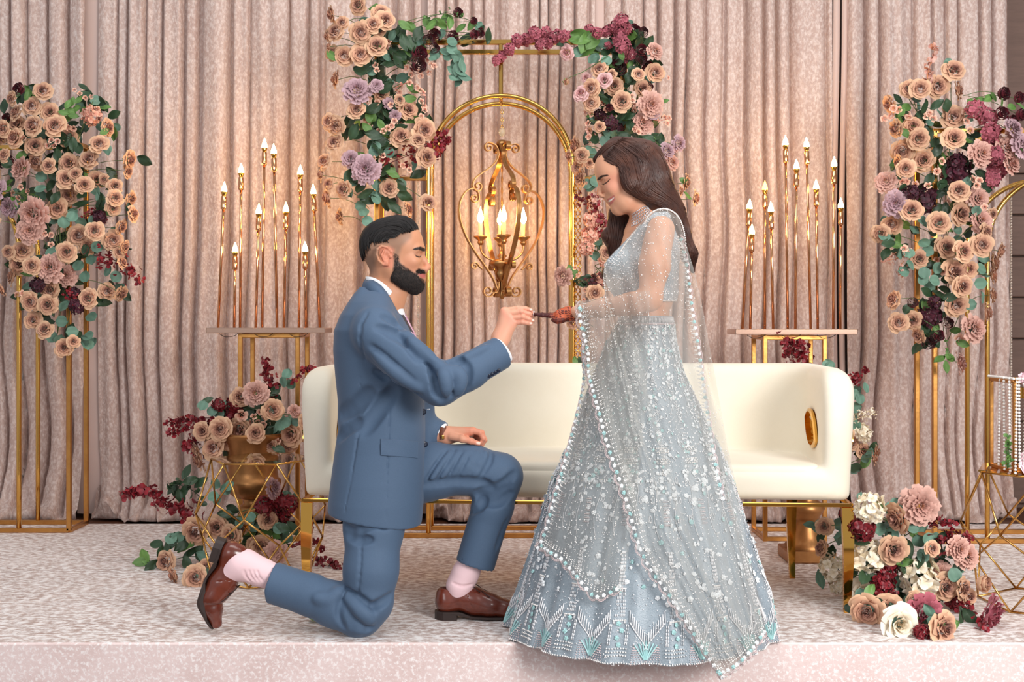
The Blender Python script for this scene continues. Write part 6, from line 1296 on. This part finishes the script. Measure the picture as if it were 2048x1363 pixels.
def sheet(T, B, L, R, nu, nv, lift, fold, seed, amp):
    G = coons(T, B, L, R, nu, nv); D = np.full((nv, nu), np.nan)
    for i in range(nv):
        for j in range(nu):
            p = co_.hit(*G[i, j])
            if p is not None: D[i, j] = p[1]
    for _ in range(60):   # fill where nothing is behind
        nan = np.isnan(D)
        if not nan.any(): break
        E = np.pad(D, 1, constant_values=np.nan); st = np.stack([E[:-2, 1:-1], E[2:, 1:-1], E[1:-1, :-2], E[1:-1, 2:]]); 
        with np.errstate(all='ignore'):
            import warnings; warnings.simplefilter('ignore'); mn = np.nanmean(st, 0)
        D[nan] = mn[nan]
    E = np.pad(D, 3, mode='edge'); M = np.min([E[a:a+nv, b:b+nu] for a in range(7) for b in range(7)], 0)
    for _ in range(14): E = np.pad(M, 1, mode='edge'); M = (E[:-2, 1:-1]+E[2:, 1:-1]+E[1:-1, :-2]+E[1:-1, 2:]+2*M)/6
    D = np.minimum(M, D+.01)-lift; u = np.linspace(0, 1, nu)[None]; v = np.linspace(0, 1, nv)[:, None]; rg2 = np.random.default_rng(seed)
    D = D-amp*(.25+v**.5)*(.5+.5*np.sin(u*fold+2*np.sin(v*2.2+seed)+1.3*np.sin(u*fold*.37)))-amp*.4*(.5+.5*np.sin(u*fold*2.3+v*3))
    return np.array([[P(G[i, j, 0], G[i, j, 1], D[i, j]) for j in range(nu)] for i in range(nv)])
def veilmat(name, col, a):
    m_ = bpy.data.materials.new(name); m_.use_nodes = True; nt = m_.node_tree; N = nt.nodes; L_ = nt.links; N.clear(); out = N.new('ShaderNodeOutputMaterial'); mx = N.new('ShaderNodeMixShader'); tr = N.new('ShaderNodeBsdfTransparent')
    df = N.new('ShaderNodeBsdfPrincipled'); df.inputs['Base Color'].default_value = lin(col); df.inputs['Roughness'].default_value = .5; df.inputs['Sheen Weight'].default_value = .3
    tl = N.new('ShaderNodeBsdfTranslucent'); tl.inputs[0].default_value = lin(col); m2 = N.new('ShaderNodeMixShader'); m2.inputs[0].default_value = .4; L_.new(df.outputs[0], m2.inputs[1]); L_.new(tl.outputs[0], m2.inputs[2])
    lw = N.new('ShaderNodeLayerWeight'); lw.inputs[0].default_value = .35; mr = N.new('ShaderNodeMapRange'); mr.inputs[3].default_value = a; mr.inputs[4].default_value = min(1, a+.5); L_.new(lw.outputs['Facing'], mr.inputs[0])
    L_.new(mr.outputs[0], mx.inputs[0]); L_.new(tr.outputs[0], mx.inputs[1]); L_.new(m2.outputs[0], mx.inputs[2]); L_.new(mx.outputs[0], out.inputs[0]); return m_
VEIL = veilmat('sheer grey net', (202,200,194), .30)
LB = [(1150,604),(1151,640),(1165,700),(1173,760),(1190,830),(1205,890),(1225,950),(1245,1010),(1265,1085),(1290,1140),(1320,1180),(1360,1240),(1400,1300),(1440,1358)]
GA = sheet([(1150,604),(1180,598),(1210,590),(1207,560),(1210,533),(1236,506),(1262,468),(1297,428),(1328,418),(1357,434)], [(1440,1358),(1475,1340),(1505,1310),(1534,1268)], LB,
           [(1357,434),(1376,500),(1398,580),(1428,740),(1453,880),(1479,1000),(1508,1150),(1534,1268)], 90, 110, .006, 34, 3, .016)
GB = sheet([(1152,606),(1200,598),(1250,588),(1300,580)], [(1070,1092),(1094,1112),(1120,1128),(1150,1162),(1186,1202),(1215,1196),(1244,1182)], [(1152,606),(1163,650),(1161,700),(1165,760),(1150,830),(1131,900),(1104,990),(1084,1060),(1070,1092)],
           [(1300,580),(1292,800),(1272,1000),(1244,1182)], 60, 80, .001, 26, 5, .01)
va = MB().add(*grid(GA[:, ::-1])).build('veil', VEIL, woman); vb = MB().add(*grid(GB[:, ::-1])).build('veil_tail', VEIL, woman)
def bil(G, u, v):
    a = v*(G.shape[0]-1); b = u*(G.shape[1]-1); i = np.minimum(int(a), G.shape[0]-2); j = np.minimum(int(b), G.shape[1]-2); f, g_ = a-i, b-j
    return (G[i, j]*(1-f)*(1-g_)+G[i+1, j]*f*(1-g_)+G[i, j+1]*(1-f)*g_+G[i+1, j+1]*f*g_)+np.array((0, -.002, 0))
pts = []; rr = []
for G, n in ((GA, 2000), (GB, 800)):
    for _ in range(n): pts.append(bil(G, rg.random(), rg.random())); rr.append(.0021 if rg.random() < .4 else .0013)
tiny(pts, rr).build('scattered_pearls', PEARL, va, kind='stuff')
def border(path, inward, per, name, par, wid=1.):
    """scalloped pearl edge along a 3D path; inward is a unit-ish vector field pointing into the cloth"""
    S_ = np.asarray(path); L_ = np.concatenate([[0], np.cumsum(np.linalg.norm(np.diff(S_, axis=0), axis=1))]); at = lambda s: np.array([np.interp(s, L_, S_[:, k]) for k in range(3)]); inn_ = lambda s: np.array([np.interp(s, L_, inward[:, k]) for k in range(3)])
    e = []; t = []; q = []; fl2 = MB(); tl2 = MB(); s = 0
    while s < L_[-1]:
        sc = .011*(1-abs(math.sin(PI*s/per)))*wid
        for o_ in (0, .0042): e.append(at(s)+inn_(s)*(sc+o_)+(0, -.003, 0))
        s += .0036
    for s in np.arange(.012, L_[-1], .0145):
        for k, r in enumerate((.0028, .0019, .0016)): t.append(at(s)+inn_(s)*(.034+.0065*k)*wid+(0, -.004, 0)); q.append(r)
    for i, s in enumerate(np.arange(per/2, L_[-1], per/2)): seqflower((tl2, fl2, fl2)[i % 3], at(s)+inn_(s)*.018*wid+(0, -.004, 0), (rg.normal()*.2, -1, .1), .0075)
    o = tiny(e, .0017).build(name+'_edge', SIL if 0 else PINKP, par, kind='stuff'); tiny(t, q).build(name+'_pearls', PEARL, par, kind='stuff'); fl2.build(name+'_flowers', SEQ, par, kind='stuff', smooth=False); tl2.build(name+'_teal_flowers', TEAL, par, kind='stuff', smooth=False)
def edge_path(G, side, k=4):
    if side == 'L': a, b = G[:, 0], G[:, k]
    elif side == 'B': a, b = G[-1], G[-1-k]
    else: a, b = G[:, -1], G[:, -1-k]
    n = b-a; return a, n/(np.linalg.norm(n, axis=1)[:, None]+1e-9)
border(*edge_path(GA, 'L'), .047, 'veil_border', va); border(*edge_path(GB, 'L'), .047, 'tail_border', vb, .7); border(*edge_path(GB, 'B'), .05, 'tail_hem', vb); border(*edge_path(GA, 'B'), .05, 'veil_hem', va)
# inner scalloped band down the back and the beaded shoulder edge
bp_ = spline([(1366,470),(1380,540),(1390,620),(1403,700),(1412,770),(1424,850),(1437,930),(1452,1000)], 70); Gp = []
for x, y in bp_:
    Xp, Yp = 1024+GA[..., 0]/GA[..., 1]*FP, HY-(GA[..., 2]-CH)/GA[..., 1]*FP; k = np.argmin((Xp-x)**2+(Yp-y)**2); Gp.append(P(x, y, GA.reshape(-1, 3)[k, 1]-.003))
Gp = np.array(Gp); inn_ = np.tile((-1., 0, .1), (len(Gp), 1)); border(Gp, inn_, .045, 'back_border', va, .55)
sp = spline([(1290,446),(1297,431),(1310,421),(1328,417),(1344,422),(1357,434),(1366,455),(1371,480)], 44); pts = []
for i, (x, y) in enumerate(sp): p = co_.hit(x, y+4) ; pts.append(P(x, y, (p[1] if p is not None else 4.12)-.016))
tiny(pts, .0031).build('shoulder_pearls', PEARL, va, kind='stuff')
# --- the ring
rc = R4(1003, 362, -.009); a = np.linspace(0, 2*PI, 25); m = MB().add(*tube([rc+np.array((.0015*math.cos(b), .0085*math.cos(b), .0085*math.sin(b))) for b in a], .0012, 6, cap=False))
rgo = m.build('ring', SIL, label='silver ring with a bright stone slipped over her fingertip', cat='ring'); V, F = ball(rc+(0, -.004, .0098), .0034, 6, 4, (1.2, 1.2, .9)); MB().add(V, F).build('stone', mat('diamond', (250,250,255), .02, tr=.5, spec=1), rgo, smooth=False)
